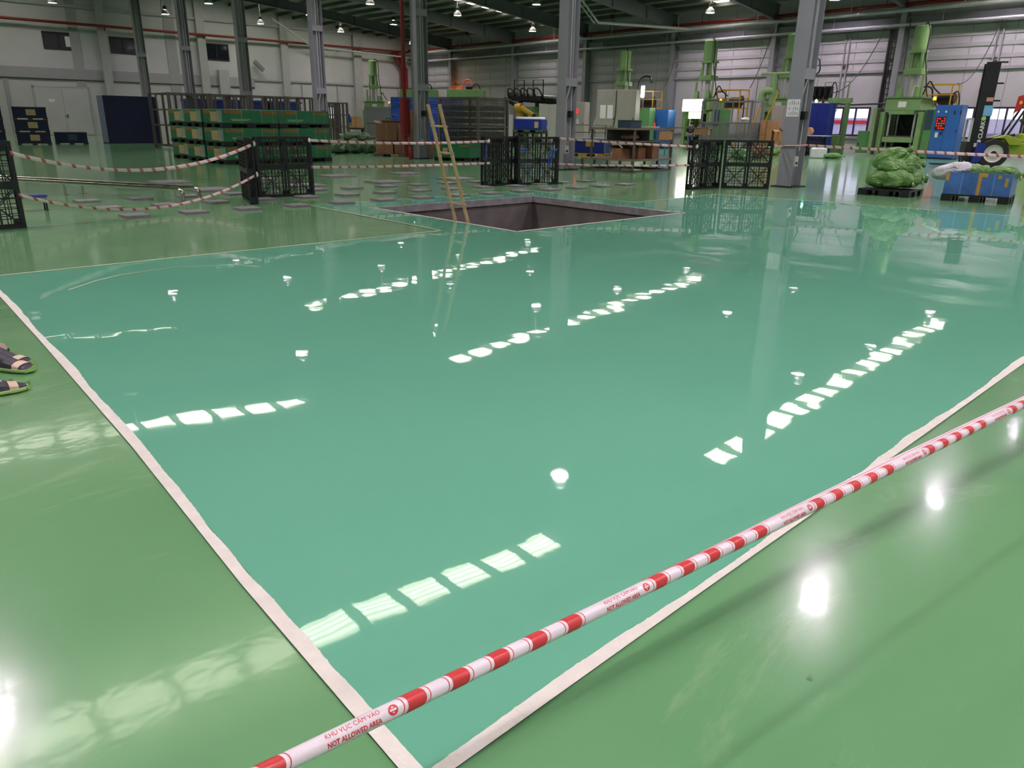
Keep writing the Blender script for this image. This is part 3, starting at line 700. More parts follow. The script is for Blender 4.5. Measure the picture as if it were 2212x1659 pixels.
tape('lower barrier tape from the see-through pallet past the ladder', sag(pp(2, 1.1, .56), pp(3, .15, .55), .02, 40), .055, .3)
tape('upper barrier tape in front of the shelved workbench', sag(pp(4, 1.12, 1.12), pp(5, .1, 1.0), .02, 30), .055, .3)
tape('lower barrier tape in front of the shelved workbench', sag(pp(4, 1.12, .5), pp(5, .1, .58), .03, 30), .045, .3)
c7 = Vector((18.97, YC[0], 0))
tape('short barrier tape from the last pallet to the nearest column', sag(pp(6, 1.1, 1.1), c7+Vector((-.3, .1, 1.02)), .06, 12), .06, .3)
tape('loose lower barrier tape sagging from the last pallet to the nearest column', sag(pp(6, 1.1, .57), c7+Vector((-.3, .15, .9)), .12, 12), .06, .4)
fe = at_x(2212, 21, 362); fe = G(2212, 362, .62)
q = c7+Vector((.3, -.24, 1.03)); dd = (Vector((19.3, -.5, .75))-q)
tape('long barrier tape from the nearest column to the right picture edge', sag(q, Vector((21.4, -2.0, .93)), .06, 50), .07, .25)
tape('tail of barrier tape hanging beside the nearest column', [c7+Vector((.33, -.28, 1.02)), c7+Vector((.33, -.3, .8)), c7+Vector((.32, -.3, .55)), c7+Vector((.33, -.29, .36))], .07, .3)
wrap_loop(cols[0], 1.03, .02, mat('pink_film_wrap', (206, 150, 150), .4))
for a, k, x, z in (('a', 2, 1.1, 1.08), ('b', 3, .1, 1.05), ('c', 5, .1, 1.0), ('d', 1, .06, .52), ('e', 1, .06, 1.05)):
    obj('tape_knot', MB().lathe([(.005, -.05), (.03, -.02), (.028, .015), (.01, .05)], 8, c=(x, -.17, z)), M_ntape, PAL[k], True)
# foreground tape
TA, TB = G(590, 1659, .4), G(2212, 872, .4); TD = (TB-TA).normalized(); TA2 = TA-TD*.5; 
TN = (Vector((0, 0, EYE))-(TA+TB)/2); TN = (TN-TD*TN.dot(TD)).normalized(); TT = TD.cross(TN).normalized()
if TT.z < 0: TT = -TT
TR = .0172
def tp(s, phi, r=TR): return TA+TD*s+(TN*math.cos(phi)+TT*math.sin(phi))*r
ft = thing('barrier_tape', 'rolled barrier tape with lettering stretched across the foreground', 'tape', TA, 0, 'red and white barrier tapes')
def local(mb):
    mb.v = [tuple(Vector(v)-TA) for v in mb.v]; return mb
PH = 1.75; ns = 60; na = 12; mb = MB(); L0, L1 = -.5, 5.2; vs = []
for i in range(ns+1):
    s = L0+(L1-L0)*i/ns
    vs += [tp(s, -PH+2*PH*j/na) for j in range(na+1)]
mb.add(vs, [(i*(na+1)+j, i*(na+1)+j+1, (i+1)*(na+1)+j+1, (i+1)*(na+1)+j) for i in range(ns) for j in range(na)])
obj('film', local(mb), M_ntape, ft, True)
def patch(s0, s1, name, m, r=.0004, p0=-1.55, p1=1.55, chev=.012):
    mb = MB(); vs = []; n = 12
    for i in range(5):
        for j in range(n+1):
            phi = p0+(p1-p0)*j/n; vs.append(tp(s0+(s1-s0)*i/4+chev*(math.cos(phi)-.5), phi, TR+r))
    mb.add(vs, [(i*(n+1)+j, i*(n+1)+j+1, (i+1)*(n+1)+j+1, (i+1)*(n+1)+j) for i in range(4) for j in range(n)])
    return obj(name, local(mb), m, ft, True)
def text_mesh(txt, size, fn, name, m, parent, bold=0):
    cu = bpy.data.curves.new(name, 'FONT'); cu.body = txt; cu.size = size; cu.align_x = 'LEFT'; cu.offset = bold; cu.resolution_u = 2
    tmp = bpy.data.objects.new(name, cu); COL.objects.link(tmp); dg = bpy.context.evaluated_depsgraph_get()
    me = bpy.data.meshes.new_from_object(tmp.evaluated_get(dg)); bpy.data.objects.remove(tmp)
    bm = bmesh.new(); bm.from_mesh(me); bmesh.ops.subdivide_edges(bm, edges=[e for e in bm.edges if e.calc_length() > size*.35], cuts=1); bm.to_mesh(me); bm.free()
    w = max(v.co.x for v in me.vertices)
    for v in me.vertices: v.co = fn(v.co.x, v.co.y, w)
    me.materials.clear(); me.materials.append(m); me.update()
    return obj(name, me, m, parent)
PER = .706
for k in range(-1, 7):
    b0 = .283+PER*k
    for j in range(5):
        s = b0+j*.104
        if L0+.05 < s < L1-.1:
            patch(s-.021, s+.021, 'red_block', M_nred)
            for e in (-.031, .029): patch(s+e, s+e+.0022, 'red_edge', M_nred)
    ts = .097+PER*k
    if ts > L0+.02 and ts < L1-.3:
        text_mesh('KHU VỰC CẤM VÀO', .0135, lambda x, y, w, ts=ts: tp(ts+x*.112/w, .22+y/.0135*.82, TR+.0006)-TA, 'lettering', M_nred, ft)
        text_mesh('NOT ALLOWED AREA', .0135, lambda x, y, w, ts=ts: tp(ts+x*.112/w, -.78+y/.0135*.82, TR+.0006)-TA, 'lettering', M_nred, ft, .0004)
        for (r0, m, rr) in ((.0105, M_nred, .0006),):
            mb = MB(); c = [tp(ts+.138, .0, TR+rr)]+[tp(ts+.138+r0*math.cos(a*.3927), r0*math.sin(a*.3927)/TR, TR+rr) for a in range(16)]
            mb.add(c, [(0, i+1, (i+1) % 16+1) for i in range(16)]); io = obj('no_entry_mark', local(mb), m, ft)
        mb = MB(); mb.add([tp(ts+.138-.007, -.11, TR+.001), tp(ts+.138+.007, -.11, TR+.001), tp(ts+.138+.007, .11, TR+.001), tp(ts+.138-.007, .11, TR+.001)], [(0, 1, 2, 3)]); obj('white_bar', local(mb), M_ntape, io)
# unrolled edge of the tape towards the right
mb = MB(); vs = []
for i in range(31):
    s = .9+(5.2-.9)*i/30; w = .012*min(1, (s-.9)/1.2)
    p = tp(s, 1.5); vs += [p-TN*.004, p+TT*w-TN*.006]
mb.add(vs, [(2*i, 2*i+1, 2*i+3, 2*i+2) for i in range(30)]); obj('film_edge', local(mb), M_ntape, ft)
mb = MB(); vs = []
for i in range(31):
    s = .95+(5.2-.95)*i/30; w = .006*min(1, (s-.9)/1.2)
    p = tp(s, 1.5)-TN*.0035; vs += [p+TT*w, p+TT*(w+.0012)]
mb.add(vs, [(2*i, 2*i+1, 2*i+3, 2*i+2) for i in range(30)]); obj('red_line', local(mb), M_nred, ft)
#PART3
# ================================================================== grey plates on the floor
sl = MB().box((0, 0, .02), (.37, .38, .04)).mesh('grey_plate'); sl.materials.append(M_slab)
bl = MB().box((0, 0, .02), (.80, .74, .04)).mesh('grey_plate'); bl.materials.append(M_slab)
rown = ['nearest', 'middle', 'farthest']; ordn = ['first', 'second', 'third', 'fourth', 'fifth', 'sixth', 'seventh', 'eighth', 'ninth', 'tenth', 'eleventh', 'twelfth', 'thirteenth', 'fourteenth']
for r, (y0, n) in enumerate(((12.74, 14), (14.08, 14), (15.42, 11))):
    for i in range(n):
        x = 3.70+.905*i; y = y0-.022*(x-3.7)+.018*max(0, x-11.8)*(1 if r < 2 else 0)
        o = bpy.data.objects.new('grey_plate', sl); COL.objects.link(o)
        blocked = (r == 1 and 11.95 < x < 13.4) or (r == 1 and 5.8 < x < 6.2)
        zz = .005 if (6.5 < x < 12.4 and y < 12.75) else 0
        if blocked: y -= .18
        o.location = (x, y, zz); o.rotation_euler = (0, 0, R(rnd.uniform(-3, 3)))
        tagp(o, 'small grey plate lying on the floor, %s from the left in the %s row' % (ordn[i], rown[r]), 'plate', 'small grey plates set out on the floor')
for r, yy in enumerate((16.55, 18.95)):
    for i in range(4):
        x = 6.38+2.2*i; o = bpy.data.objects.new('grey_plate', bl); COL.objects.link(o); o.location = (x, yy-.03*(x-6.4), 0)
        tagp(o, 'large grey plate, %s from the left in the %s row of large plates' % (ordn[i], ('nearer', 'farther')[r]), 'plate', 'large grey plates set out on the floor')

# ================================================================== bamboo ladder in the pit
lt = thing('bamboo_ladder', 'light bamboo ladder leaning out of the pit', 'ladder', (7.52, 9.22, 0))
a, b = Vector((.66, 0, -2.55)), Vector((-.6, 0, 1.71))
def rail(y):
    n = 18; pts = []
    for i in range(n+1): pts.append(a.lerp(b, i/n)+Vector((0, y*(1-.25*i/n)+.008*math.sin(i*1.3+y*9), 0)))
    mb = MB(); mb.tube(pts, .026, 8)
    for i in range(1, n, 2): p = pts[i]; d = (pts[i+1]-pts[i]).normalized()*.012; mb.cyl(p-d, p+d, .031, 8)
    return mb
for y in (-.19, .19): obj('rail', rail(y), M_bamboo, lt, True)
for k in range(11):
    t_ = .05+k*.088; p = a.lerp(b, t_); w = .21*(1-.25*t_); obj('rung', MB().cyl(p+Vector((0, -w-.03, 0)), p+Vector((0, w+.03, .01)), .014, 8), M_bamboo, lt, True)

# ================================================================== chrome rails on the left
t = thing('chrome_rail', 'long low chrome double rail with short legs beside the grey plates', 'rail', (5.22, 14.45, 0))
ud = Vector((3.96-5.22, 17.0-14.45, 0)).normalized(); sd = Vector((-ud.y, ud.x, 0)); LEN = 6.3
for s in (-.2, .2):
    q0 = sd*s; obj('tube', MB().tube([q0+Vector((0, 0, .02)), q0+Vector((0, 0, .18)), q0+ud*.03+Vector((0, 0, .215)), q0+ud*.09+Vector((0, 0, .235)), q0+ud*LEN+Vector((0, 0, .235))], .038, 10), M_chrome, t, True)
for k in range(9):
    p = ud*(.25+k*.42); obj('crosspiece', MB().bar(p-sd*.18+Vector((0, 0, .25)), p+sd*.18+Vector((0, 0, .25)), .05, .012), M_dark, t)
for d in (2.95, 5.6):
    for s in (-.2, .2):
        p = ud*d+sd*s; l = obj('leg', MB().cyl(p+Vector((0, 0, .012)), p+Vector((0, 0, .22)), .025, 8), M_chrome, t, True); obj('foot', MB().cyl(p, p+Vector((0, 0, .012)), .08, 12), M_chrome, l)
for s in (-.2, .2): obj('foot', MB().cyl(sd*s, sd*s+Vector((0, 0, .012)), .08, 12), M_chrome, t)
e = G(106, 455); t = thing('chrome_stand', 'end of a low chrome stand behind the leftmost pallet', 'stand', e)
for k, s in enumerate((0, .16)):
    obj('tube', MB().tube([(0, s, .2), (-1.5, s+.1, .2)], .022, 8), M_chrome, t, True)
    for x in (-.02, -1.2): obj('leg', MB().cyl((x, s-.07*x, 0), (x, s-.07*x, .2), .014, 8), M_dark, t)
obj('blue_cloth', MB().box((-.15, .1, .235), (.35, .12, .03)), M_blued, t)

# ================================================================== cartons, pallets, sacks
def flat_pallet(name, label, loc, rz, w, d, h, group, m=None):
    m = m or M_black; t = thing(name, label, 'pallet', loc, rz, group)
    obj('deck', MB().b2(-w/2, w/2, -d/2, d/2, h-.035, h), m, t)
    bmesh_ = MB().b2(-w*.08, w*.08, -d*.09, d*.09, 0, h-.035).mesh('block'); bmesh_.materials.append(m)
    for i in (-1, 0, 1):
        for j in (-1, 0, 1): obj('block', bmesh_, m, t, loc=(i*w*.42, j*d*.42, 0))
    return t
gc = thing('green_carton', '', 'carton', (0, 0, 0), 0, 'green cartons stacked on black pallets')
def carton_mesh(w, d, h):
    body = MB()
    n = 10; vs = []
    body.b2(-w/2, w/2, -d/2, d/2, 0, h); return body
CW, CD, CH = 2.12, 1.18, .44
obj('body', carton_mesh(CW, CD, CH), M_gcart, gc, bevel=.02)
obj('lid_tape', MB().b2(-CW/2+.1, -CW/2+.75, -CD/2-.006, -CD/2, CH-.14, CH-.03), M_tan, gc)
obj('lid_tape', MB().b2(CW/2-.7, CW/2-.05, -CD/2-.006, -CD/2, CH-.15, CH-.05), M_tan, gc)
obj('lid_tape', MB().b2(-CW/2-.006, -CW/2, CD/2-.5, CD/2-.05, CH-.14, CH-.03), M_tan, gc)
obj('label_sheet', MB().b2(-CW/2-.008, -CW/2-.002, -.28, .12, .05, CH-.08), M_label, gc)
obj('film_wrap', MB().b2(-CW/2-.006, -CW/2-.001, -CD/2, -.30, .03, CH-.04), mat('clear_film', (150, 170, 160), .1, var=.3, bump=.8, bscale=8), gc)
for x in (-.35, .4, .85): obj('strap', MB().b2(x-.012, x+.012, -CD/2-.008, CD/2+.008, -.005, CH+.006), mat('green_strap', (96, 160, 96), .4), gc)
obj('print', MB().b2(-.75, -.05, -CD/2-.0045, -CD/2-.0005, .12, .135), M_line, gc); obj('print', MB().b2(-.72, -.1, -CD/2-.0045, -CD/2-.0005, .08, .095), M_line, gc)
CR = [(10.5, 25.45), (10.62, 27.5), (10.75, 29.4)]; TH = .585; PHT = .13; first = True
CANG = R(8)
rowname = ['front row', 'middle row', 'back row']; tier = ['bottom', 'middle', 'top']; side = ['left', 'right']
for r, (x0, y0) in enumerate(CR):
    for c in range(2):
        for k in range(3):
            off = Vector((CW/2+c*(CW+.05), CD/2, 0)); off.rotate(Matrix.Rotation(CANG, 3, 'Z'))
            p = Vector((x0, y0, 0))+off+Vector((rnd.uniform(-.02, .02), rnd.uniform(-.02, .02), k*TH))
            flat_pallet('plastic_pallet', 'black pallet under the %s green carton, %s stack of the %s' % (tier[k], side[c], rowname[r]), p, CANG, CW, CD, PHT, 'pallets under the green cartons')
            lab = '%s green carton in the %s stack of the %s' % (tier[k], side[c], rowname[r])
            q = p+Vector((0, 0, PHT))
            if first: gc.location = q; gc.rotation_euler = (0, 0, CANG); gc['label'] = lab; first = False
            else: dup(gc, q, CANG, lab)
p = Vector((19.35, 24.55, 0)); p = (G(940, 346)+G(1015, 349))/2+Vector((.5, .3, 0)); an = R(-64)
flat_pallet('plastic_pallet', 'black pallet under the single green carton behind the ladder', p, an, 1.55, 1.0, .12, 'pallets under the green cartons')
t = thing('green_carton', 'single green carton with bulging open lid behind the ladder', 'carton', p+Vector((0, 0, .12)), an, 'green cartons stacked on black pallets')
obj('body', MB().b2(-.78, .78, -.5, .5, 0, .46), M_gcart, t, bevel=.01)
obj('lid', MB().prism_y([(-.84, .46), (.84, .46), (.84, .48), (0, .62), (-.84, .49)], -.52, .52), M_gcart, t)
obj('label_sheet', MB().b2(-.4, -.18, -.51, -.502, .1, .36), M_label, t); obj('lid_tape', MB().b2(-.8, -.45, -.525, -.5, .38, .47), M_tan, t); obj('lid_tape', MB().b2(.3, .8, -.526, -.52, .40, .47), M_tan, t)

def box_carton(label, loc, rz, w, d, h, m, group, open_=False, name='cardboard_box'):
    t = thing(name, label, 'box', loc, rz, group)
    obj('body', MB().b2(-w/2, w/2, -d/2, d/2, 0, h), m, t, bevel=.008)
    obj('tape_strip', MB().b2(-.03, .03, -d/2-.003, d/2+.003, -.0, h+.003), M_tan, t)
    if open_:
        obj('flap', MB().box((-w/2-.06, 0, h+.04), (.16, d, .008), 0, 0, 1, .6), m, t); obj('flap', MB().box((0, d/2+.05, h+.05), (w, .16, .008), 0, -.7), m, t)
    return t
# brown boxes by the standpipe
M_card3 = mat('darker_cardboard', (118, 84, 62), .75, var=.1, scale=4)
P0 = G(829, 339); rz = R(-50)
flat_pallet('wooden_pallet', 'dark pallet under the brown boxes left of the third column', P0+Vector((1.25, .1, 0)), rz, 2.6, 1.2, .12, 'pallets', M_table)
def bo(x, y, z): v = Vector((x, y, 0)); v.rotate(Matrix.Rotation(rz, 3, 'Z')); return P0+Vector((1.25, .1, z))+v
for lab, x, z, w, h, op in (('brown box at the bottom left of the pile by the standpipe', -.85, .12, .8, .52, False), ('brown box bottom middle of the pile by the standpipe', 0, .12, .85, .46, False), ('brown box bottom right of the pile against the column', .87, .12, .85, .46, False),
     ('brown box on top left of the pile by the standpipe', -.75, .645, .95, .72, True), ('brown box second tier in the middle of the pile by the standpipe', .2, .59, .9, .55, False), ('tall upright brown box crowning the pile by the standpipe', .45, 1.145, .55, .72, False)):
    box_carton(lab, bo(x, rnd.uniform(-.05, .05), z), rz+rnd.uniform(-.03, .03), w-.05, .9, h-.01, rnd.choice((M_card, M_card3)), 'brown boxes by the red standpipe', op)
t = thing('fire_extinguisher', 'small red fire extinguisher at the foot of the third column', 'extinguisher', G(888, 344))
obj('cylinder', MB().lathe([(.01, 0), (.075, 0), (.08, .03), (.08, .38), (.05, .45), (.02, .47)], 14), M_red, t, True); obj('valve', MB().b2(-.02, .06, -.02, .02, .47, .53), M_dark, t)
M_redx = mat('extinguisher_red', (190, 26, 30), .35)

def sack_mesh(seed, a, b, c, tie=True, lump=.16):
    rs = Vector((seed*3.1, seed*1.7, seed*.9)); nu, nv = 26, 24; vs = []; fs = []
    for i in range(nu+1):
        u = i/nu; x = -1+2*u
        if tie:
            prof = math.sin(math.pi*min(1, u/.86)*.5*2*.5+.0) if False else (max(0, 1-abs(2*min(u/.84, 1)-1)**2.6))**.55 if u < .84 else (.20+.25*(u-.84)/.16)
            if u < .84: prof = max(prof, .18 if u > .5 else .02)
        else: prof = max(.02, (1-abs(2*u-1)**2.8))**.5
        for j in range(nv):
            th = 2*math.pi*j/nv; cy, cz = math.cos(th), math.sin(th)
            cy = math.copysign(abs(cy)**.8, cy); cz = math.copysign(abs(cz)**.8, cz)
            p = Vector((x*a, cy*b*prof, cz*c*prof))
            n1 = noise.noise(p*2.6/max(a, .3)+rs); n2 = noise.noise(Vector((x*1.2, th*2.4, 0))*2.1+rs)
            k = 1+lump*n1*1.5+lump*.75*n2+(.07*u*math.sin(th*7+seed+4*n1)+.04*math.sin(th*4+x*3+seed) if tie else .03*math.sin(th*5+x*4))-.05*abs(noise.noise(Vector((x*4, th*1.5, seed))))*2
            p.y *= k; p.z *= k
            if p.z < 0: p.z *= .72
            vs.append(p)
    for i in range(nu):
        for j in range(nv): fs.append((i*nv+j, i*nv+(j+1) % nv, (i+1)*nv+(j+1) % nv, (i+1)*nv+j))
    fs += [tuple(range(nv-1, -1, -1)), tuple(range(nu*nv, (nu+1)*nv))]
    zmin = min(v.z for v in vs)
    mb = MB(); mb.add([(v.x, v.y, v.z-zmin) for v in vs], fs); return mb
def sack(label, loc, rz, a, b, c, seed, m=None, tilt=0, group='green sacks', roll=0, tie=True, brown=False):
    t = thing('woven_sack', label, 'sack', loc, rz, group)
    o = obj('bag', sack_mesh(seed, a, b, c, tie), m or M_sack, t, 'soft'); o.rotation_euler = (roll, tilt, 0)
    md = o.modifiers.new('sub', 'SUBSURF'); md.levels = 1; md.render_levels = 1
    if tie:
        tt = obj('tie', MB().lathe([(.001, -.02), (b*.24, -.02), (b*.26, 0), (b*.24, .02), (.001, .02)], 12, c=(a*.72, 0, c*.55), axis='X'), M_line, t, True); tt.rotation_euler = (roll, tilt, 0)
    if brown:
        q = obj('stain_patch', MB().lathe([(.001, 0), (b*.5, -.015), (b*.62, -.05)], 12, c=(-a*.1, -b*.2, c*1.55)), M_brown, t, True)
    return t
# far pile on the left of the brown boxes
base = G(765, 334)
for i, (dx, dy, z, a, b, c, rz_, lab) in enumerate(((-1.05, .55, 0, .55, .4, .3, .4, 'dark green sack at the left end of the far sack heap'), (-.15, .1, 0, .6, .45, .36, -.5, 'dark green sack at the bottom middle of the far sack heap'), (.5, -.35, 0, .5, .42, .36, -.9, 'dark green sack at the bottom right of the far sack heap'),
      (-.35, 1.0, .0, .55, .45, .38, .3, 'dark green sack at the back left of the far sack heap'), (.45, .55, .02, .55, .42, .40, 1.2, 'dark green sack at the back right of the far sack heap'), (-.05, .55, .5, .5, .36, .27, .2, 'dark green sack on top of the far sack heap'), (.45, .1, .52, .4, .32, .24, -.4, 'small dark green sack on the right top of the far sack heap'))):
    sack(lab, base+Vector((dx*.8+.5, dy*.8+.3, z)), rz_, a, b, c, i+1, M_sackd, group='dark green sacks heaped by the brown boxes')
# sacks on the pallet at the right
pc_ = (G(1850, 420)+G(1998, 422))/2; pa = R(-86)
PQ = Vector((18.85, 7.3, 0))
flat_pallet('plastic_pallet', 'black pallet loaded with a heap of green sacks', PQ, R(-85), 1.12, 1.1, .15, 'pallets of waste sacks')
for i, (px, dx, z, a, b, c, rz_, tilt, lab, brn) in enumerate(((1890, .1, .15, .40, .30, .24, -1.2, 0, 'green sack at the bottom left of the heap on the pallet', False), (1955, .05, .15, .46, .30, .26, -1.5, 0, 'plump green sack at the bottom front right of the heap', False), (1975, .45, .15, .38, .3, .32, -1.0, 0, 'green sack at the back right of the heap', False),
      (1890, .5, .15, .38, .3, .32, -2.2, 0, 'green sack at the back left of the heap', False), (1925, .15, .45, .40, .30, .23, -1.7, .1, 'green sack with a brown smear in the middle of the heap', True), (1968, .45, .5, .32, .25, .24, -.8, 0, 'green sack high on the right of the heap', False), (1915, .3, .68, .46, .27, .23, -1.35, -.45, 'big green sack leaning on top of the heap', False))):
    g = G(px, 421); yy = 7.3+(g.y-7.3)*1.0
    sack(lab, Vector((18.68+dx*.8, 7.3+(yy-7.3)*.85, z)), rz_, a, b, c, i+11, None, tilt, 'green sacks heaped on the pallet', 0, True, brn)
# blue crate on pallet
BQ = Vector((19.05, 5.5, 0)); ba = R(-81)
flat_pallet('plastic_pallet', 'black pallet under the blue taped crate', BQ, ba, 1.28, 1.05, .15, 'pallets of waste sacks')
t = thing('blue_crate', 'scuffed blue plastic crate with brown tape, holding sacks, on a pallet', 'crate', BQ+Vector((0, 0, .15)), ba)
w, d, h, th = 1.25, 1.02, .46, .015
for nm, mbx, m in (('front_panel', MB().b2(-w/2, w/2, -d/2, -d/2+th, 0, h), M_bluebox), ('back_panel', MB().b2(-w/2, w/2, d/2-th, d/2, 0, h), M_bluebox), ('side_panel', MB().b2(-w/2, -w/2+th, -d/2+th, d/2-th, 0, h), M_bluebox),
      ('side_panel', MB().b2(w/2-th, w/2, -d/2+th, d/2-th, 0, h), M_bluebox), ('bottom_panel', MB().b2(-w/2+th, w/2-th, -d/2+th, d/2-th, 0, .02), M_bluebox)): obj(nm, mbx, m, t)
M_tape2 = mat('ochre_tape', (176, 138, 66), .4, var=.15)
obj('tape_strip', MB().b2(.0, .07, -d/2-.004, -d/2, 0, h), M_tape2, t); obj('tape_strip', MB().b2(.0, .17, -d/2-.005, -d/2-.001, h-.08, h), M_tape2, t)
for a, b, z0, z1 in ((-.62, -.55, .28, .45), (.5, .56, .2, .38), (.36, .43, .36, .43)): obj('tape_strip', MB().b2(a, b, -d/2-.004, -d/2, z0, z1), M_tape2, t)
for x in (-.3, .3): obj('crease', MB().b2(x-.01, x+.01, -d/2-.003, -d/2, 0, h), mat('pale_blue_crease', (96, 138, 196), .4), t)
sack('white sack spilling over the left corner of the blue crate', BQ+Vector((.1, .62, .42)), R(80), .42, .3, .2, 31, M_sackw, .25, 'sacks in and around the blue crate', 0, False)
sack('green and brown sack at the back left inside the blue crate', BQ+Vector((.25, .2, .42)), R(60), .3, .26, .2, 32, None, 0, 'sacks in and around the blue crate', 0, True, True)
sack('pale green sack at the right rear inside the blue crate', BQ+Vector((.2, -.4, .42)), R(-70), .38, .28, .2, 33, None, 0, 'sacks in and around the blue crate')
yb = G(2206, 449); 
box_carton('yellow box at the right picture edge', Vector((18.2, 4.12, 0)), R(-70), .5, .5, .3, M_yelb, None, name='yellow_box')
sack('green sack lying on the yellow box at the right edge', Vector((18.35, 4.15, .30)), R(40), .38, .3, .26, 34, None, 0, 'sacks in and around the blue crate')

# ================================================================== left background
def tub(label, loc, rz, w, d, h, lab2=M_label):
    t = thing('black_tub', label, 'box', loc, rz, 'black folding boxes by the end wall')
    obj('skid', MB().b2(-w/2, w/2, -d/2, d/2, .06, .1).b2(-w/2, -w/2+.18, -d/2, d/2, 0, .06).b2(w/2-.18, w/2, -d/2, d/2, 0, .06).b2(-.1, .1, -d/2, d/2, 0, .06), M_black, t)
    obj('sleeve', MB().b2(-w/2+.02, w/2-.02, -d/2+.02, d/2-.02, .1, h-.08), M_navy, t)
    obj('lid', MB().b2(-w/2, w/2, -d/2, d/2, h-.08, h-.01), M_black, t, bevel=.02)
    obj('label_sheet', MB().b2(-.16, .26, -d/2+.01, -d/2+.018, .2, h-.12), lab2, t)
    return t
bx0 = G(72, 313); 
for k in range(3): tub(('bottom', 'middle', 'top')[k]+' black folding box in the stack left of the white door', bx0+Vector((.2, .6, k*.61)), R(-10), 1.5, 1.2, .61)
bx1 = G(2, 312)
for k in range(3): tub(('bottom', 'middle', 'top')[k]+' black folding box in the stack at the left picture edge', bx1+Vector((-.25, .6, k*.61)), R(-10), 1.3, 1.2, .61)
tub('single black folding box with a blue-grey label before the white door', G(153, 312)+Vector((.2, .6, 0)), R(-10), 1.5, 1.2, .62, M_tealb)
q0 = (G(228, 311)+G(342, 309))/2
t = thing('navy_board_box', 'tall flat navy blue box standing before the end wall', 'box', q0+Vector((.15, .45, 0)), R(4))
obj('front', MB().b2(-1.42, 1.42, -.45, -.42, .05, 2.5), M_navy, t); obj('body', MB().b2(-1.42, 1.42, -.42, .45, .05, 2.5), mat('pale_blue_board', (112, 122, 156), .6), t, bevel=.01)
obj('foot_strip', MB().b2(-1.42, 1.42, -.46, .45, 0, .05), M_dark, t)
def stillage(label, loc, w, d, h, nx=3, rz=0):
    t = thing('steel_stillage', label, 'rack', loc, rz, 'brown steel stillage frames')
    s = .07
    for x in (-w/2, w/2):
        for y in (-d/2, d/2): obj('post', MB().b2(x-s, x+s, y-s/2, y+s/2, 0, h), M_rack, t)
    for z in (.12, h*.42, h*.7, h-.04):
        for y in (-d/2, d/2): obj('rail', MB().b2(-w/2+s, w/2-s, y-.03, y+.03, z-.03, z+.03), M_rack, t)
        for x in (-w/2, w/2): obj('rail', MB().b2(x-.03, x+.03, -d/2+s/2, d/2-s/2, z-.03, z+.03), M_rack, t)
    for i in range(1, nx):
        for y in (-d/2, d/2): x = -w/2+w*i/nx; obj('slat', MB().b2(x-.05, x+.05, y-.025, y+.025, .15, h-.07), M_rack, t)
    for i in range(1, 3):
        for x in (-w/2, w/2): y = -d/2+d*i/3; obj('slat', MB().b2(x-.025, x+.025, y-.05, y+.05, .15, h-.07), M_rack, t)
    return t
s0 = G(350, 318)
for i in range(4): stillage('%s brown steel stillage behind the green cartons, counted from the navy box' % ordn[i].capitalize(), Vector((14.4+2.02*i, 39.9, 0)), 1.85, 2.6, 2.55, 3)
t = stillage('brown barred stillage standing alone right of the fourth column', Vector((25.2, 44.2, 0)), 1.5, 1.3, 2.45, 5)
tagp(obj('blue_bag', sack_mesh(41, .35, .14, .1), M_blue, None, True), 'blue bag hanging on the end of the barred stillage', 'bag').location = (26.08, 43.62, 1.45)
bpy.data.objects['blue_bag'].rotation_euler = (0, R(80), 0)
for i, (x, w) in enumerate(((17.9, 2.2), (20.2, 2.2), (22.5, 2.0))):
    t = thing('blue_bin', '%s blue covered bin behind the stillages, counted from the left' % ordn[i].capitalize(), 'bin', (x, 45.5, 0), 0, 'blue covered bins behind the green cartons')
    obj('body', MB().b2(-w/2, w/2, -.7, .7, .1, 2.3), M_dblue, t, bevel=.03); obj('cover', MB().b2(-w/2-.04, w/2+.04, -.74, .74, 2.3, 2.44), M_tarp, t, bevel=.03); obj('base', MB().b2(-w/2, w/2, -.7, .7, 0, .1), M_dark, t)
# camera on the end wall
cx, cz = LW(553, 140); t = thing('security_camera', 'grey bullet security camera on the end wall', 'camera', (cx, Y1-.02, cz))
obj('arm', MB().tube([(0, 0, .2), (0, -.3, .25), (-.1, -.45, .05)], .04, 6), M_cage, t); obj('housing', MB().bar((-.35, -.5, .25), (.35, -.6, -.45), .3, .3), M_cage, t)
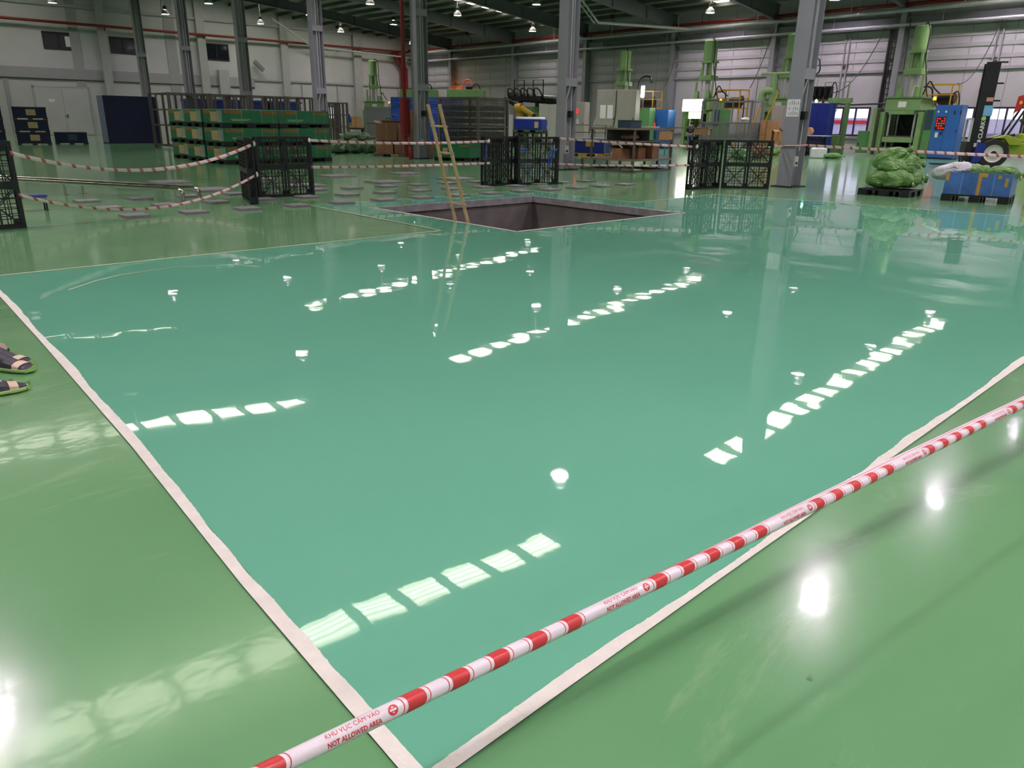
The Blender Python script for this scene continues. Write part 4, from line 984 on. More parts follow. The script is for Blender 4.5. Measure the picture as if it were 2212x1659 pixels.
#PART4
# ================================================================== presses along the long wall
def hexcyl(mb, z0, z1, r, y, n): return mb.lathe([(r, z0), (r, z1)], n, c=(0, y, 0))
def press(label, px, X, kind='round', sc=1.0, lit=False, z_open=True):
    p = at_x(px, X, 330); t = thing('hydraulic_press', label, 'press', (X, p.y, 0), FACE, 'green hydraulic presses along the long wall')
    t.scale = (sc, sc, sc); yc = .95
    obj('base', MB().b2(-.95, .95, .1, 1.8, 0, .3).b2(-.8, .8, 0, 1.7, .3, .52), M_green2, t, bevel=.02)
    for s in (-1, 1):
        u = obj('upright', MB().b2(s*1.0-.13, s*1.0+.13, .05, .55, .05, 2.35), M_green, t, bevel=.015)
        obj('upright', MB().b2(s*1.0-.12, s*1.0+.12, 1.2, 1.7, .05, 2.35), M_green2, t, bevel=.015)
        obj('guard_panel', MB().b2(s*.98-.05, s*.98+.05, .55, 1.2, .3, 2.2), M_table, t)
        for y in (.3, 1.4): obj('tie_rod', MB().cyl((s*.66, y, .5), (s*.66, y, 2.4), .06, 10), M_zinc, t, True)
    obj('lower_platen', MB().b2(-.8, .8, .05, 1.65, .78, 1.05), M_green, t, bevel=.02)
    obj('hot_plate', MB().b2(-.62, .62, .1, 1.6, 1.05, 1.12), M_table, t)
    obj('back_panel', MB().b2(-.8, .8, 1.66, 1.72, .3, 2.4), M_dark, t)
    obj('ram', MB().b2(-.66, .66, .02, 1.6, 2.22, 2.5), M_green, t, bevel=.02)
    cr = obj('crown', MB().b2(-.9, .9, 0, 1.75, 2.42, 3.05), M_green, t, bevel=.03)
    obj('name_plate', MB().b2(-.22, .2, -.012, 0, 2.58, 2.88), M_paper, cr)
    obj('crown_plate', MB().b2(-1.0, 1.0, -.08, 1.8, 3.05, 3.12), M_green2, t)
    for x, h in ((-.62, 4.15), (.62, 4.2)): obj('guide_post', MB().cyl((x, .6, 3.1), (x, .6, h), .075, 10), M_green, t, True)
    for x in (-.42, .42): obj('pedestal', MB().box((x, .5, 3.35), (.22, .3, .5), taper=.6), M_green, t)
    obj('piston', MB().cyl((0, yc, 3.1), (0, yc, 4.3), .16, 14), M_cabw, t, True)
    for x in (-.3, .3):
        obj('rod', MB().cyl((x, yc-.2, 3.1), (x, yc-.2, 4.3), .045, 8), M_zinc, t, True)
        for dy in (-.26, .26): obj('strut', MB().cyl((x, yc+dy, 4.5), (x, yc+dy, 5.35), .075, 10), M_green, t, True)
    obj('yoke', MB().b2(-.46, .46, yc-.42, yc+.42, 4.25, 4.55), M_green, t, bevel=.02)
    obj('ram_rod', MB().cyl((0, yc, 4.5), (0, yc, 5.35), .17, 14), M_green2, t, True)
    for x in (-.36, .36): obj('gusset', MB().prism_y([(x-.09, 4.55), (x+.09, 4.55), (x*.9+.04, 5.0), (x*.9-.04, 5.0)], yc-.36, yc-.3), M_green, t)
    if kind == 'round':
        obj('flange', MB().lathe([(.46, 5.33), (.46, 5.46)], 24, c=(0, yc, 0)), M_green, t, True)
        obj('cylinder', MB().lathe([(.37, 5.46), (.37, 6.62), (.3, 6.68), (.05, 6.72)], 24, c=(0, yc, 0)), M_green, t, True)
    else:
        obj('flange', MB().b2(-.42, .42, yc-.42, yc+.42, 5.3, 5.42), M_green, t, bevel=.01)
        obj('cylinder', MB().lathe([(.43, 5.42), (.43, 6.6), (.36, 6.66)], 8, c=(0, yc, 0)), M_green, t)
    obj('hose', MB().stube([(.1, yc, 6.7), (.3, yc-.2, 6.78), (.5, yc-.3, 6.3), (.5, yc-.3, 5.2), (.62, yc-.2, 4.4), (.75, yc, 3.4), (.85, yc+.1, 3.1)], .03, 6), M_dark, t, True)
    obj('hose', MB().stube([(.6, .9, 3.2), (.8, 1.0, 3.9), (1.0, 1.2, 3.6), (1.25, 1.5, 3.3)], .035, 6), M_dark, t, True)
    obj('accumulator', MB().lathe([(.05, 3.12), (.13, 3.14), (.13, 3.62), (.05, 3.7)], 12, c=(.55, .2, 0)), M_green, t, True)
    # side control column and machine guard
    s = obj('side_cabinet', MB().b2(1.17, 1.62, .25, 1.5, .05, 2.5), M_lgreen, t, bevel=.02)
    obj('sight_panel', MB().b2(1.22, 1.58, .235, .25, 1.45, 2.45), M_tealb, s); obj('grille', MB().b2(1.3, 1.5, .235, .25, .5, .9), M_green2, s)
    bcn = obj('beacon_pole', MB().cyl((1.4, .5, 2.5), (1.4, .5, 2.95), .03, 8), M_lgreen, t); obj('beacon', MB().lathe([(.08, 2.95), (.09, 3.0), (.06, 3.1), (.01, 3.12)], 12, c=(1.4, .5, 0)), M_amber, bcn, True)
    if lit:
        l = obj('light_box', MB().b2(-.95, .6, -.28, -.08, 2.32, 3.1), M_cabw, t); obj('lit_panel', MB().b2(-.93, .58, -.31, -.281, 2.36, 3.06), M_whitelit, l)
        obj('lit_panel', MB().b2(-.6, .45, -.02, -.005, 1.9, 2.3), mat('lit_yellow_green_panel', (226, 255, 190), .4, emit=2.2), t)
    return t
P4 = press('tall green press at the right, with a dark open bay and round cylinder', 1931, 43.2, 'round', .97)
P3 = press('green press partly hidden behind the nearest column', 1668, 42.8, 'round', .97)
P2 = press('green press with a glaring white light box on its front', 1497, 42.6, 'box', .97, True)
P1 = press('green press rising behind the beige switch cabinet', 1321, 42.0, 'box', .92)
p = at_y(812, 61.5, 290); 
t = press('far green press behind the grey mesh cage by the end wall', 812, p.x, 'round', .97); t.location = (p.x, 61.5, 0); t.rotation_euler = (0, 0, R(-30))
# extras on press 4
obj('side_tank', MB().b2(-2.25, -1.35, .2, 1.2, .15, 1.35), M_lgreen, P4, bevel=.02); obj('tank_latch', MB().b2(-2.15, -2.1, .185, .2, .55, .7), M_dark, P4)
obj('guard_door', MB().b2(-1.38, -1.2, -.25, .55, .1, 2.55), M_green, P4); obj('guard_door', MB().b2(-1.2, -1.16, -.2, .5, .2, 2.5), M_table, P4)
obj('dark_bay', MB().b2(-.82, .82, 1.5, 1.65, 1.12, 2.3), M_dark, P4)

def cabinet(name, label, cat, px, X, w, d, h, m, z0=.05, rz=FACE, doors=2, base=None):
    p = base if base is not None else at_x(px, X, 330); t = thing(name, label, cat, (p.x, p.y, 0), rz)
    obj('plinth', MB().b2(-w/2+.03, w/2-.03, .03, d-.03, 0, z0), M_dark, t)
    obj('body', MB().b2(-w/2, w/2, 0, d, z0, h), m, t, bevel=.012)
    for i in range(doors):
        a = -w/2+.02+(w-.04)*i/doors; b = -w/2+.02+(w-.04)*(i+1)/doors
        dd = obj('door', MB().b2(a+.008, b-.008, -.02, 0, z0+.04, h-.04), m, t, bevel=.006)
        obj('handle', MB().b2(b-.1, b-.06, -.035, -.02, h*.5, h*.5+.12), M_dark, dd)
    return t
# blue control cabinet right of press 4
t = cabinet('control_cabinet', 'blue control cabinet with red indicator panel beside the tall right press', 'cabinet', 2031, 43.4, 1.25, .8, 2.62, M_blue)
pn = obj('indicator_panel', MB().b2(-.5, -.02, -.035, -.02, 1.42, 2.05), M_dark, t)
for r in range(5):
    for c in range(4):
        if rnd.random() < .75: obj('indicator', MB().b2(-.46+c*.115, -.39+c*.115, -.042, -.035, 1.48+r*.115, 1.53+r*.115), M_redled, pn)
for x in (-.45, -.08): obj('gauge', MB().cyl((x, -.05, 2.3), (x, -.02, 2.3), .05, 12), M_paper, t)
for x, z in ((.32, 2.25), (.6, 2.25), (.32, .35), (.6, .35)): obj('vent', MB().b2(x-.03, x+.03, -.03, -.02, z-.09, z+.09), M_dark, t)
obj('switch_plate', MB().b2(-.42, -.28, -.035, -.02, 1.05, 1.3), M_paper, t); obj('rotary_switch', MB().cyl((-.15, -.06, 1.25), (-.15, -.02, 1.25), .06, 12), M_dark, t)
# yellow guard platforms with pumps behind the presses
def pump_stand(label, px, X, w=1.5, z=2.65):
    p = at_x(px, X, 300); t = thing('pump_platform', label, 'platform', (X, p.y, 0), FACE, 'yellow railed pump platforms')
    for x in (-w/2, w/2):
        for y in (0, 1.0): obj('post', MB().b2(x-.03, x+.03, y-.03, y+.03, 0, z+1.1), M_yel, t)
    obj('deck', MB().b2(-w/2, w/2, 0, 1.0, z-.06, z), M_yel, t)
    for zz in (z+.55, z+1.07):
        for y in (0, 1.0): obj('rail', MB().b2(-w/2, w/2, y-.025, y+.025, zz-.025, zz+.025), M_yel, t)
        for x in (-w/2, w/2): obj('rail', MB().b2(x-.025, x+.025, .03, .97, zz-.025, zz+.025), M_yel, t)
    obj('motor', MB().cyl((-.1, .5, z+.38), (.7, .5, z+.38), .26, 14), M_robot, t, True)
    obj('motor_foot', MB().b2(0, .6, .3, .7, z, z+.2), M_dark, t)
    obj('valve_block', MB().b2(-.6, -.25, .25, .75, z, z+.45), M_table, t)
    obj('hose', MB().stube([(-.4, .4, z+.45), (-.5, .3, z+.9), (-.9, .2, z+.95), (-1.3, .2, z+.6)], .04, 6), M_dark, t, True)
    obj('hose', MB().stube([(.6, .4, z+.6), (.85, .3, z+.7), (1.0, .3, z+.2), (.95, .4, z-.8)], .035, 6), M_dark, t, True)
    return t
pump_stand('yellow pump platform right of the tall right press', 2008, 45.2, 1.3, 2.62)
pump_stand('yellow pump platform right of the press with the light box', 1564, 45.0, 1.7, 2.55)
pump_stand('yellow pump platform above the pale blue switch cabinet', 1381, 44.6, 1.9, 2.55)
# cluster around the press behind the column
t = cabinet('control_cabinet', 'deep blue control cabinet right of the nearest column', 'cabinet', 1755, 42.0, 1.2, .8, 2.7, M_dblue)
pn = obj('indicator_panel', MB().b2(-.85, -.68, -.3, -.05, .9, 2.0), M_dark, t); obj('panel_arm', MB().b2(-.7, -.6, -.15, .1, 1.2, 1.4), M_dark, t)
for r in range(3):
    for c in range(3): obj('indicator', MB().b2(-.85+c*.055, -.82+c*.055, -.31, -.3, 1.55+r*.1, 1.6+r*.1), M_redled if r else M_grnled, pn)
obj('lit_screen', MB().b2(-.9, -.5, -.06, -.02, 2.1, 2.45), mat('lit_screen', (235, 240, 255), .4, emit=1.6), t)
obj('green_lamp', MB().lathe([(.06, 2.75), (.07, 2.85), (.01, 2.92)], 10, c=(-.35, .3, 0)), M_grnled, t, True)
p = at_x(1796, 43.2, 330); t = thing('green_gantry', 'green steel gate frame between the deep blue cabinet and the window', 'frame', (43.2, p.y, 0), FACE)
for x in (-.45, .45): obj('post', MB().b2(x-.1, x+.1, 0, .25, 0, 2.75), M_green2, t, bevel=.01)
obj('beam', MB().b2(-.65, .65, 0, .25, 2.75, 3.0), M_green, t, bevel=.01); obj('lower_box', MB().b2(-.34, .34, -.02, .5, .1, 1.05), M_green, t, bevel=.01)
for z in (.35, .55, .75): obj('bolt_row', MB().b2(-.2, .2, -.03, -.02, z, z+.03), M_green2, t)
p = at_x(1745, 44.6, 300); t = thing('valve_rack', 'black hydraulic valve cluster above the deep blue cabinet', 'machinery', (44.6, p.y, 0), FACE)
obj('stand', MB().b2(-.6, -.5, .1, .2, 0, 2.9).b2(.5, .6, .1, .2, 0, 2.9).b2(-.7, .7, 0, .8, 2.9, 3.0), M_table, t)
for k in range(5): obj('valve', MB().cyl((-.7+k*.32, .2, 3.15), (-.7+k*.32, .2, 3.6), .11, 10), M_robot, t, True)
obj('block', MB().b2(-.7, .8, .3, .7, 3.0, 3.7), M_robot, t)
obj('hose', MB().stube([(-.6, .2, 3.6), (-.5, .1, 4.6), (-.1, .1, 5.2), (.1, .1, 4.6), (-.2, .1, 4.3), (-.8, .2, 4.4)], .04, 6), M_dark, t, True)
obj('hose', MB().stube([(.8, .2, 3.3), (1.1, .1, 3.9), (1.3, .1, 3.4), (1.2, .1, 2.6)], .03, 6), M_dark, t, True)
obj('pipe_frame', MB().tube([(.5, .2, 2.9), (.5, .2, 3.9), (1.9, .2, 3.9), (1.9, .2, 2.7)], .03, 6), M_green2, t)
p = at_x(1845, 45, 250); tagp(obj('floor_cable', MB().tube([(44.4, at_x(1790, 44.4).y, 2.75), (44.8, at_x(1830, 44.8).y, 2.68), (44.8, at_x(1870, 44.8).y, 2.72), (43.6, at_x(1915, 43.6).y, 2.7)], .05, 6), M_dark, None, True), 'thick black cable bridging the two right presses', 'cable')
# press 3: green pipe arm at left
t = thing('pipe_swivel', 'green swivel pipe joint left of the nearest column', 'machinery', at_x(1640, 41.0, 330), FACE); t.location.z = 0
obj('arm', MB().tube([(.2, .3, 2.6), (.2, .3, 4.2)], .16, 10), M_green, t, True); obj('elbow', MB().tube([(.25, .3, 3.35), (-.15, .2, 3.35), (-.35, .2, 3.15), (-.35, .2, 2.85)], .22, 10), M_green, t, True)
obj('top_pipe', MB().tube([(-.6, .3, 4.25), (1.1, .3, 4.25)], .07, 8), M_green, t, True); obj('leg', MB().tube([(.35, .3, 3.1), (.1, .3, 1.2), (.1, .3, 0)], .1, 8), M_green, t, True)
for x in (-.75, -.05): obj('stair_rail', MB().bar((x, -.2, .9), (x+.55, .4, 3.3), .07, .07), M_yel, t)
obj('stair_foot', MB().b2(-.85, .1, -.3, .5, 0, .92), M_cage, t)
cabinet('switch_cabinet', 'light grey switch cabinet left of the nearest column', 'cabinet', 1682, 40.5, 1.45, .7, 2.55, M_cab)
# brown boxes left of the nearest column
pb = at_x(1662, 39.2, 330)
for i, (dy, z, w, h, lab) in enumerate(((.15, 0, .75, .5, 'bottom left tan box before the light grey switch cabinet'), (-.7, 0, .8, .75, 'bottom right tan box before the light grey switch cabinet'), (.2, .505, .7, .5, 'middle tan box before the light grey switch cabinet'), (.2, 1.01, .72, .75, 'top tan box before the light grey switch cabinet'), (-.55, .755, .5, .45, 'small open tan box on the right of the tan stack'))):
    box_carton(lab, Vector((39.2, pb.y+dy, z)), FACE, w, .6, h, M_card2, 'tan boxes left of the nearest column', i == 4)
q = G(1690, 338); sack('light green sack on the floor left of the nearest column', G(1668, 337)+Vector((0, 0, 0)), R(-50), .6, .4, .3, 51, None, 0, 'loose sacks near the nearest column')
sack('flattened green sack on the floor right of the white jug', G(1800, 343), R(-60), .55, .35, .16, 52, None, 0, 'loose sacks near the nearest column')
sack('bright green sack behind the last upright pallet', G(1600, 345), R(-50), .5, .35, .3, 53, M_lgreen, 0, 'loose sacks near the nearest column')
sack('brown paper sack behind the last upright pallet', G(1638, 342), R(-20), .55, .4, .34, 54, M_brown, 0, 'loose sacks near the nearest column')
t = thing('white_jug', 'white plastic jug standing right of the nearest column', 'jug', G(1766, 342), R(-60))
obj('body', MB().b2(-.38, .38, -.22, .22, 0, .5), M_jug, t, bevel=.07); obj('neck', MB().cyl((-.2, 0, .5), (-.2, 0, .58), .06, 10), M_jug, t); obj('grip', MB().tube([(-.05, 0, .49), (0, 0, .6), (.22, 0, .6), (.27, 0, .49)], .03, 8), M_jug, t, True)
# small black cart with white top
t = thing('tool_cart', 'black cart with a white top behind the jug', 'cart', at_x(1748, 40.2, 330), FACE); t.location.z = 0
for x in (-.5, .5):
    for y in (0, .6): obj('leg', MB().b2(x-.03, x+.03, y-.03, y+.03, 0, 1.0), M_dark, t)
obj('top', MB().b2(-.7, .75, -.1, .7, 1.0, 1.05), M_cabw, t)
for z in (.2, .45, .7): obj('drawer', MB().b2(-.46, .46, -.02, .58, z, z+.2), M_dark, t)
obj('spool', MB().cyl((-.35, .2, 1.25), (-.35, .5, 1.25), .2, 14), M_card2, t, True)

# ================================================================== mesh cages
def cage(label, loc, rz, w, d, h, m, z_top=None, legs=.12, shelf=True, nwx=26, name='mesh_cage', low=0):
    t = thing(name, label, 'cage', loc, rz, 'steel mesh cages'); s = .05
    for x in (-w/2, w/2):
        for y in (0, d): obj('post', MB().b2(x-s, x+s, y-s, y+s, 0, h), m, t)
    levels = [legs, (h+legs)/2, h-.04] if shelf else [legs, h-.04]
    if low: levels = [legs, low]
    for z in levels:
        for y in (0, d): obj('rail', MB().b2(-w/2+s, w/2-s, y-.035, y+.035, z-.04, z+.04), m, t)
        for x in (-w/2, w/2): obj('rail', MB().b2(x-.035, x+.035, s, d-s, z-.04, z+.04), m, t)
    z0, z1 = levels[0], levels[-1]; nz = max(4, int((z1-z0)/.085)); nx = nwx; ny = max(4, int(d/.085))
    for y in (0, d):
        mb = MB()
        for i in range(1, nx): x = -w/2+w*i/nx; mb.b2(x-.007, x+.007, y-.006, y+.006, z0, z1)
        for i in range(1, nz): z = z0+(z1-z0)*i/nz; mb.b2(-w/2, w/2, y-.012, y+.0, z-.009, z+.009)
        obj('mesh_panel', mb, m, t)['kind'] = 'stuff'
    for x in (-w/2, w/2):
        mb = MB()
        for i in range(1, ny): y = d*i/ny; mb.b2(x-.006, x+.006, y-.007, y+.007, z0, z1)
        for i in range(1, nz): z = z0+(z1-z0)*i/nz; mb.b2(x-.012, x, 0, d, z-.009, z+.009)
        obj('mesh_panel', mb, m, t)['kind'] = 'stuff'
    obj('floor_plate', MB().b2(-w/2, w/2, 0, d, legs-.03, legs), m, t)
    obj('divider', MB().b2(-.03, .03, -.03, .0, z0, levels[1] if len(levels) > 2 else z1), m, t)
    return t
g0 = G(962, 344); 
c1 = cage('tall dark mesh cage behind the ladder and single green carton', Vector((20.15, 25.2, 0)), R(-78), 2.0, 2.0, 2.4, M_caged)
for k in range(8): obj('tray', MB().b2(-.92, .92, .1, 1.9, .15+k*.25, .32+k*.25), M_table, c1)
p = G(808, 299); c2 = cage('light grey mesh cage in front of the far press', Vector((35.0, 53.9, 0)), R(-30), 2.1, 1.6, 2.45, M_cage); obj('contents', MB().b2(-.95, .95, .1, 1.5, .13, 2.3), M_band, c2)
p = at_x(1555, 38.5, 330)
c3 = cage('grey railed mesh trolley before the press with the light box', Vector((38.0, at_x(1560, 38.0, 330).y, 0)), FACE+.1, 2.9, 1.3, 2.75, M_cage, low=1.6, legs=.75, nwx=34, name='mesh_trolley')
obj('top_rail', MB().b2(-1.45, 1.45, -.03, .03, 2.68, 2.75).b2(-1.45, 1.45, 1.27, 1.33, 2.68, 2.75), M_cage, c3); 
for x in (-.55, .35): obj('post', MB().b2(x-.03, x+.03, -.03, .03, 1.6, 2.7), M_cage, c3)
for i, (x, m) in enumerate(((-1.1, M_orange), (.75, M_dblue))): obj('wheel', MB().cyl((x, .1, .1), (x, .16, .1), .1, 12), M_dark, c3)
obj('tray', MB().b2(.3, 1.2, .3, .9, 1.6, 1.72), M_cabw, c3); 
tagp(obj('rag_pile', sack_mesh(61, .3, .2, .1, False), M_paper, None, True), 'white and pink rags lying on the mesh trolley tray', 'rags').location = (38.6, c3.location.y-.85, 1.725)

# ================================================================== shelved workbench in front of the second column
t = thing('workbench', 'long brown shelved workbench with boxes under it, right of the second column', 'workbench', G(1372, 373)+Vector((.1, .05, 0)), R(-64+90-88))
e0 = G(1238, 368); e1 = G(1366, 373); e2 = G(1445, 368)
t.location = e1; ax = (e0-e1).normalized(); ay = (e2-e1); dep_ = ay.length; t.rotation_euler = (0, 0, -math.pi/2+.06); BL, BD = 2.15, 2.25
# local x: -BL..0 along the left front, local y: back
for z in (.02,): obj('ground_rail', MB().b2(-BL, 0, 0, .06, 0, .06).b2(-BL, 0, BD-.06, BD, 0, .06).b2(-BL, -BL+.06, 0, BD, 0, .06).b2(-.06, 0, 0, BD, 0, .06), M_table, t)
obj('low_shelf', MB().b2(-BL, 0, 0, BD, .34, .40), M_top, t)
for i in range(5):
    x = -BL+.03+(BL-.06)*i/4
    for y in (.03, BD-.03): obj('short_leg', MB().b2(x-.03, x+.03, y-.03, y+.03, .06, .34), M_table, t)
W2 = BD
for x in (-BL*.02-.03, ):
    pass
# upper table stands across the right half
U0, U1 = -BL*.45, BL*.75
for x in (-1.75, -.03):
    for y in (.04, BD-.04): obj('post', MB().b2(x-.03, x+.03, y-.03, y+.03, .40, 1.30), M_table, t)
obj('mid_shelf', MB().b2(-1.78, 0, 0, BD, .92, .97), M_table, t)
obj('top', MB().b2(-1.8, .03, -.03, BD+.03, 1.30, 1.36), M_top, t)
obj('drawer_front', MB().b2(-.02, .02, 1.35, BD-.1, 1.0, 1.27), M_card2, t)
obj('divider', MB().b2(-1.75, -.03, .85, .88, .97, 1.3), M_table, t)
bm = Matrix.Translation(t.location) @ Matrix.Rotation(t.rotation_euler.z, 4, 'Z'); brz = t.rotation_euler.z
for lab, x, y, z, w, d, h, m, op in (('open brown box at the left on the low shelf of the workbench', -.75, .35, .4, .38, .5, .32, M_card, True), ('brown box in the middle on the low shelf of the workbench', -.5, .9, .4, .4, .42, .36, M_card, False), ('taller brown box on the right of the low workbench shelf', -.3, 1.4, .4, .4, .4, .5, M_card, False), ('small brown box stacked on the middle box under the workbench', -.5, .9, .765, .3, .3, .14, M_card, False)):
    box_carton(lab, bm @ Vector((x, y, z)), brz, w, d, h, m, 'brown boxes under the workbench', op)
for lab, x, y, z, w, d, h, m, nm, cat in (('dark teal toolbox on the shelved workbench', -.55, .45, 1.36, .5, .62, .22, M_tealb, 'toolbox', 'toolbox'), ('white folded sheets on the right of the workbench top', -.4, 1.42, 1.36, .4, .5, .04, M_paper, 'paper_stack', 'paper')):
    q = bm @ Vector((x, y, z)); o = thing(nm, lab, cat, q, brz); obj('body', MB().b2(-w/2, w/2, -d/2, d/2, 0, h), m, o, bevel=.015); obj('lid', MB().b2(-w/2-.01, w/2+.01, -d/2-.01, d/2+.01, h, h+.015), m, o)
t = thing('bin_bag', 'crumpled grey bag heap on the workbench middle shelf', 'bag', bm @ Vector((-.5, .45, .97)), brz); obj('bag', sack_mesh(63, .3, .25, .12, False), M_brown, t, True)
# lower bench further left behind it, with blue bin and yellow pallet
t = thing('side_table', 'narrow grey table between the second column and the shelved workbench', 'table', at_x(1262, 24.5, 330), R(-70)); t.location.z = 0
for x in (-.9, .9):
    for y in (0, .6): obj('leg', MB().b2(x-.025, x+.025, y-.025, y+.025, 0, 1.38), M_cage, t)
obj('top', MB().b2(-.98, .98, -.05, .65, 1.38, 1.42), M_cab, t); obj('shelf', MB().b2(-.9, .9, 0, .6, 1.1, 1.13), M_cage, t)
tagp(obj('plastic_bottle', MB().lathe([(.04, 0), (.06, .02), (.06, .16), (.03, .2), (.03, .24), (.001, .25)], 10), M_jug, None, True), 'small white bottle on the narrow grey table', 'bottle').location = t.matrix_basis @ Vector((-.5, .3, 1.42))
t = thing('blue_bin', 'low blue bin with a pale lid on a yellow pallet behind the second column', 'bin', at_x(1270, 28.0, 330), R(-70)); t.location.z = .14
obj('body', MB().b2(-1.0, 1.0, -.55, .55, 0, .62), M_dblue, t, bevel=.03); obj('lid', MB().b2(-1.03, 1.03, -.6, .6, .62, .68), mat('pale_blue_lid', (140, 152, 200), .4), t); obj('yellow_strap', MB().b2(.1, .5, -.57, -.55, .3, .6), M_yel, t)
flat_pallet('wooden_pallet', 'yellow pallet under the low blue bin', (t.location.x, t.location.y, 0), R(-70), 2.1, 1.15, .14, 'pallets', M_yel)

# ================================================================== mid background cabinets and machines
pc1 = at_x(1296, 35.0, 320)
t = cabinet('switch_cabinet', 'tall beige double switch cabinet with papers on its door, in front of a press', 'cabinet', 0, 0, 2.4, .9, 3.35, M_cab, .05, R(-68), 2, at_x(1325, 36.2, 320))
obj('paper', MB().b2(-.95, -.6, -.03, -.021, 1.75, 2.5), M_paper, t); obj('paper', MB().b2(-.5, -.15, -.03, -.021, 1.75, 2.5), M_paper, t); obj('cable', MB().tube([(.02, -.05, 3.3), (.02, -.06, 2.0), (-.1, -.05, 1.2)], .02, 6), M_dark, t)
t = cabinet('switch_cabinet', 'pale blue switch cabinet under the yellow platform', 'cabinet', 1421, 41.4, 1.15, .8, 2.35, M_blue)
obj('lit_display', MB().b2(-.52, -.36, -.03, -.02, 1.3, 1.55), M_redled, t)
t = cabinet('machine_column', 'bright green machine column left of the pale blue cabinet', 'machine', 1388, 40.4, .65, .6, 2.45, M_lgreen, doors=1)
t = thing('work_light', 'glaring white upright work light inside the yellow railed platform', 'lamp', at_x(1380, 44.0, 330), FACE); t.location.z = 0
obj('stand', MB().b2(-.05, .05, 0, .1, 0, 3.3), M_cage, t); obj('lit_tube', MB().b2(-.13, .13, -.06, 0, 3.2, 3.95), mat('work_light_glow', (250, 246, 255), .4, emit=8), t); obj('hood', MB().stube([(-.4, 0, 3.3), (-.4, 0, 4.1), (-.1, 0, 4.5), (.5, 0, 4.5), (.7, 0, 4.1)], .06, 8), M_robot, t, True)
t = thing('white_stair', 'white tubular stair rail left of the beige switch cabinet', 'rail', at_x(1281, 37.5, 320), R(-60)); t.location.z = 0
for y in (0, .6): obj('stringer', MB().tube([(-.5, y, 0), (.25, y, 2.2), (.6, y, 2.2)], .035, 6), M_cabw, t)
for k in range(3): obj('tread', MB().b2(-.25+k*.22, .05+k*.22, .0, .6, .5+k*.6, .53+k*.6), M_cabw, t)
# robot cell
RB = at_x(1130, 42.5, 310)
t = thing('robot_machine', 'black injection unit with pipes above a green machine frame', 'machine', (42.5, RB.y, 0), R(-75))
obj('barrel', MB().cyl((-1.6, .5, 3.35), (3.2, .5, 3.05), .34, 14), M_robot, t, True)
for x in (-.6, .9): obj('stand_post', MB().b2(x-.06, x+.06, .3, .7, 0, 3.3), M_robot, t)
obj('hopper', MB().lathe([(.12, 2.5), (.5, 3.2)], 12, c=(2.1, .4, 0)), M_robot, t)
for x0 in (-.9, .8):
    obj('hood_frame', MB().tube([(x0, 0, 3.2), (x0, 0, 4.5), (x0+.9, 0, 4.5), (x0+.9, 0, 3.2)], .045, 6), M_robot, t)
for k in range(5): obj('hose', MB().stube([(-1.6+k*.6, .2, 3.4), (-1.4+k*.6, -.1, 3.9), (-1.0+k*.6, -.1, 3.8), (-.8+k*.6, .2, 3.2)], .05, 6), M_dark, t, True)
obj('manifold', MB().b2(-1.2, 1.6, -.1, .3, 3.05, 3.35), M_robot, t)
obj('green_frame', MB().b2(-.3, 0, -.2, .6, 0, 2.6).b2(1.0, 1.4, -.2, .6, 0, 2.6).b2(-.3, 1.4, -.2, .6, 2.2, 2.6), M_green2, t)
t = thing('industrial_robot', 'yellow robot arm pointing down to the right beside the black machine', 'robot', (40.8, at_x(1122, 40.8, 310).y, 0), R(-75))
obj('base', MB().lathe([(.32, 0), (.32, .5), (.22, .6)], 16), M_dark, t, True); obj('column', MB().b2(-.2, .2, -.2, .2, .6, 2.3), M_yel, t, bevel=.05)
obj('shoulder', MB().cyl((-.2, -.25, 2.5), (.3, -.25, 2.5), .3, 14), M_yel, t, True); obj('upper_arm', MB().cyl((.0, -.3, 2.6), (1.35, -.3, 1.95), .2, 12, .17), M_yel, t, True); obj('wrist', MB().cyl((1.35, -.3, 1.95), (1.5, -.3, 1.88), .15, 12), M_robot, t, True); obj('counterweight', MB().bar((0, -.3, 2.6), (-1.2, -.3, 3.1), .25, .25), M_robot, t)
cabinet('switch_cabinet', 'narrow white cabinet right of the tall dark mesh cage', 'cabinet', 0, 0, 1.15, .8, 1.95, M_cabw, .05, R(-60), 1, at_x(1083, 36.0, 310))
cabinet('switch_cabinet', 'white double cabinet beside the second column', 'cabinet', 0, 0, 1.55, .8, 2.7, M_cabw, .05, R(-70), 2, at_x(1183, 40.5, 310))
t = cabinet('switch_cabinet', 'tall grey cabinet with red stop button right of the second column', 'cabinet', 0, 0, .95, .7, 2.75, M_cab, .05, R(-75), 1, at_x(1246, 38.0, 310)); obj('stop_button', MB().cyl((-.1, -.08, 2.2), (-.1, -.02, 2.2), .13, 12), M_redled, t)
t = thing('blue_bin', 'blue open bin of parts on black stands before the white double cabinet', 'bin', at_x(1145, 33.5, 310), R(-65)); t.location.z = 1.05
obj('body', MB().b2(-.9, .9, -.5, .5, 0, .6), M_dblue, t, bevel=.03); obj('contents', MB().b2(-.8, .8, -.45, .45, .55, .72), M_paper, t, bevel=.05); obj('tag', MB().b2(.45, .7, -.515, -.502, .1, .45), M_label, t)
flat_pallet('plastic_pallet', 'dark green pallet under the blue parts bin', (t.location.x, t.location.y, .9), R(-65), 1.9, 1.05, .15, 'pallets', M_sackd)
tt = thing('bin_stand', 'black wired stand carrying the blue parts bin', 'stand', (t.location.x, t.location.y, 0), R(-65))
obj('frame', MB().b2(-.95, .95, -.5, .5, .82, .9), M_black, tt)
for x in (-.9, 0, .9):
    for y in (-.45, .45): obj('leg', MB().b2(x-.05, x+.05, y-.05, y+.05, 0, .82), M_black, tt)
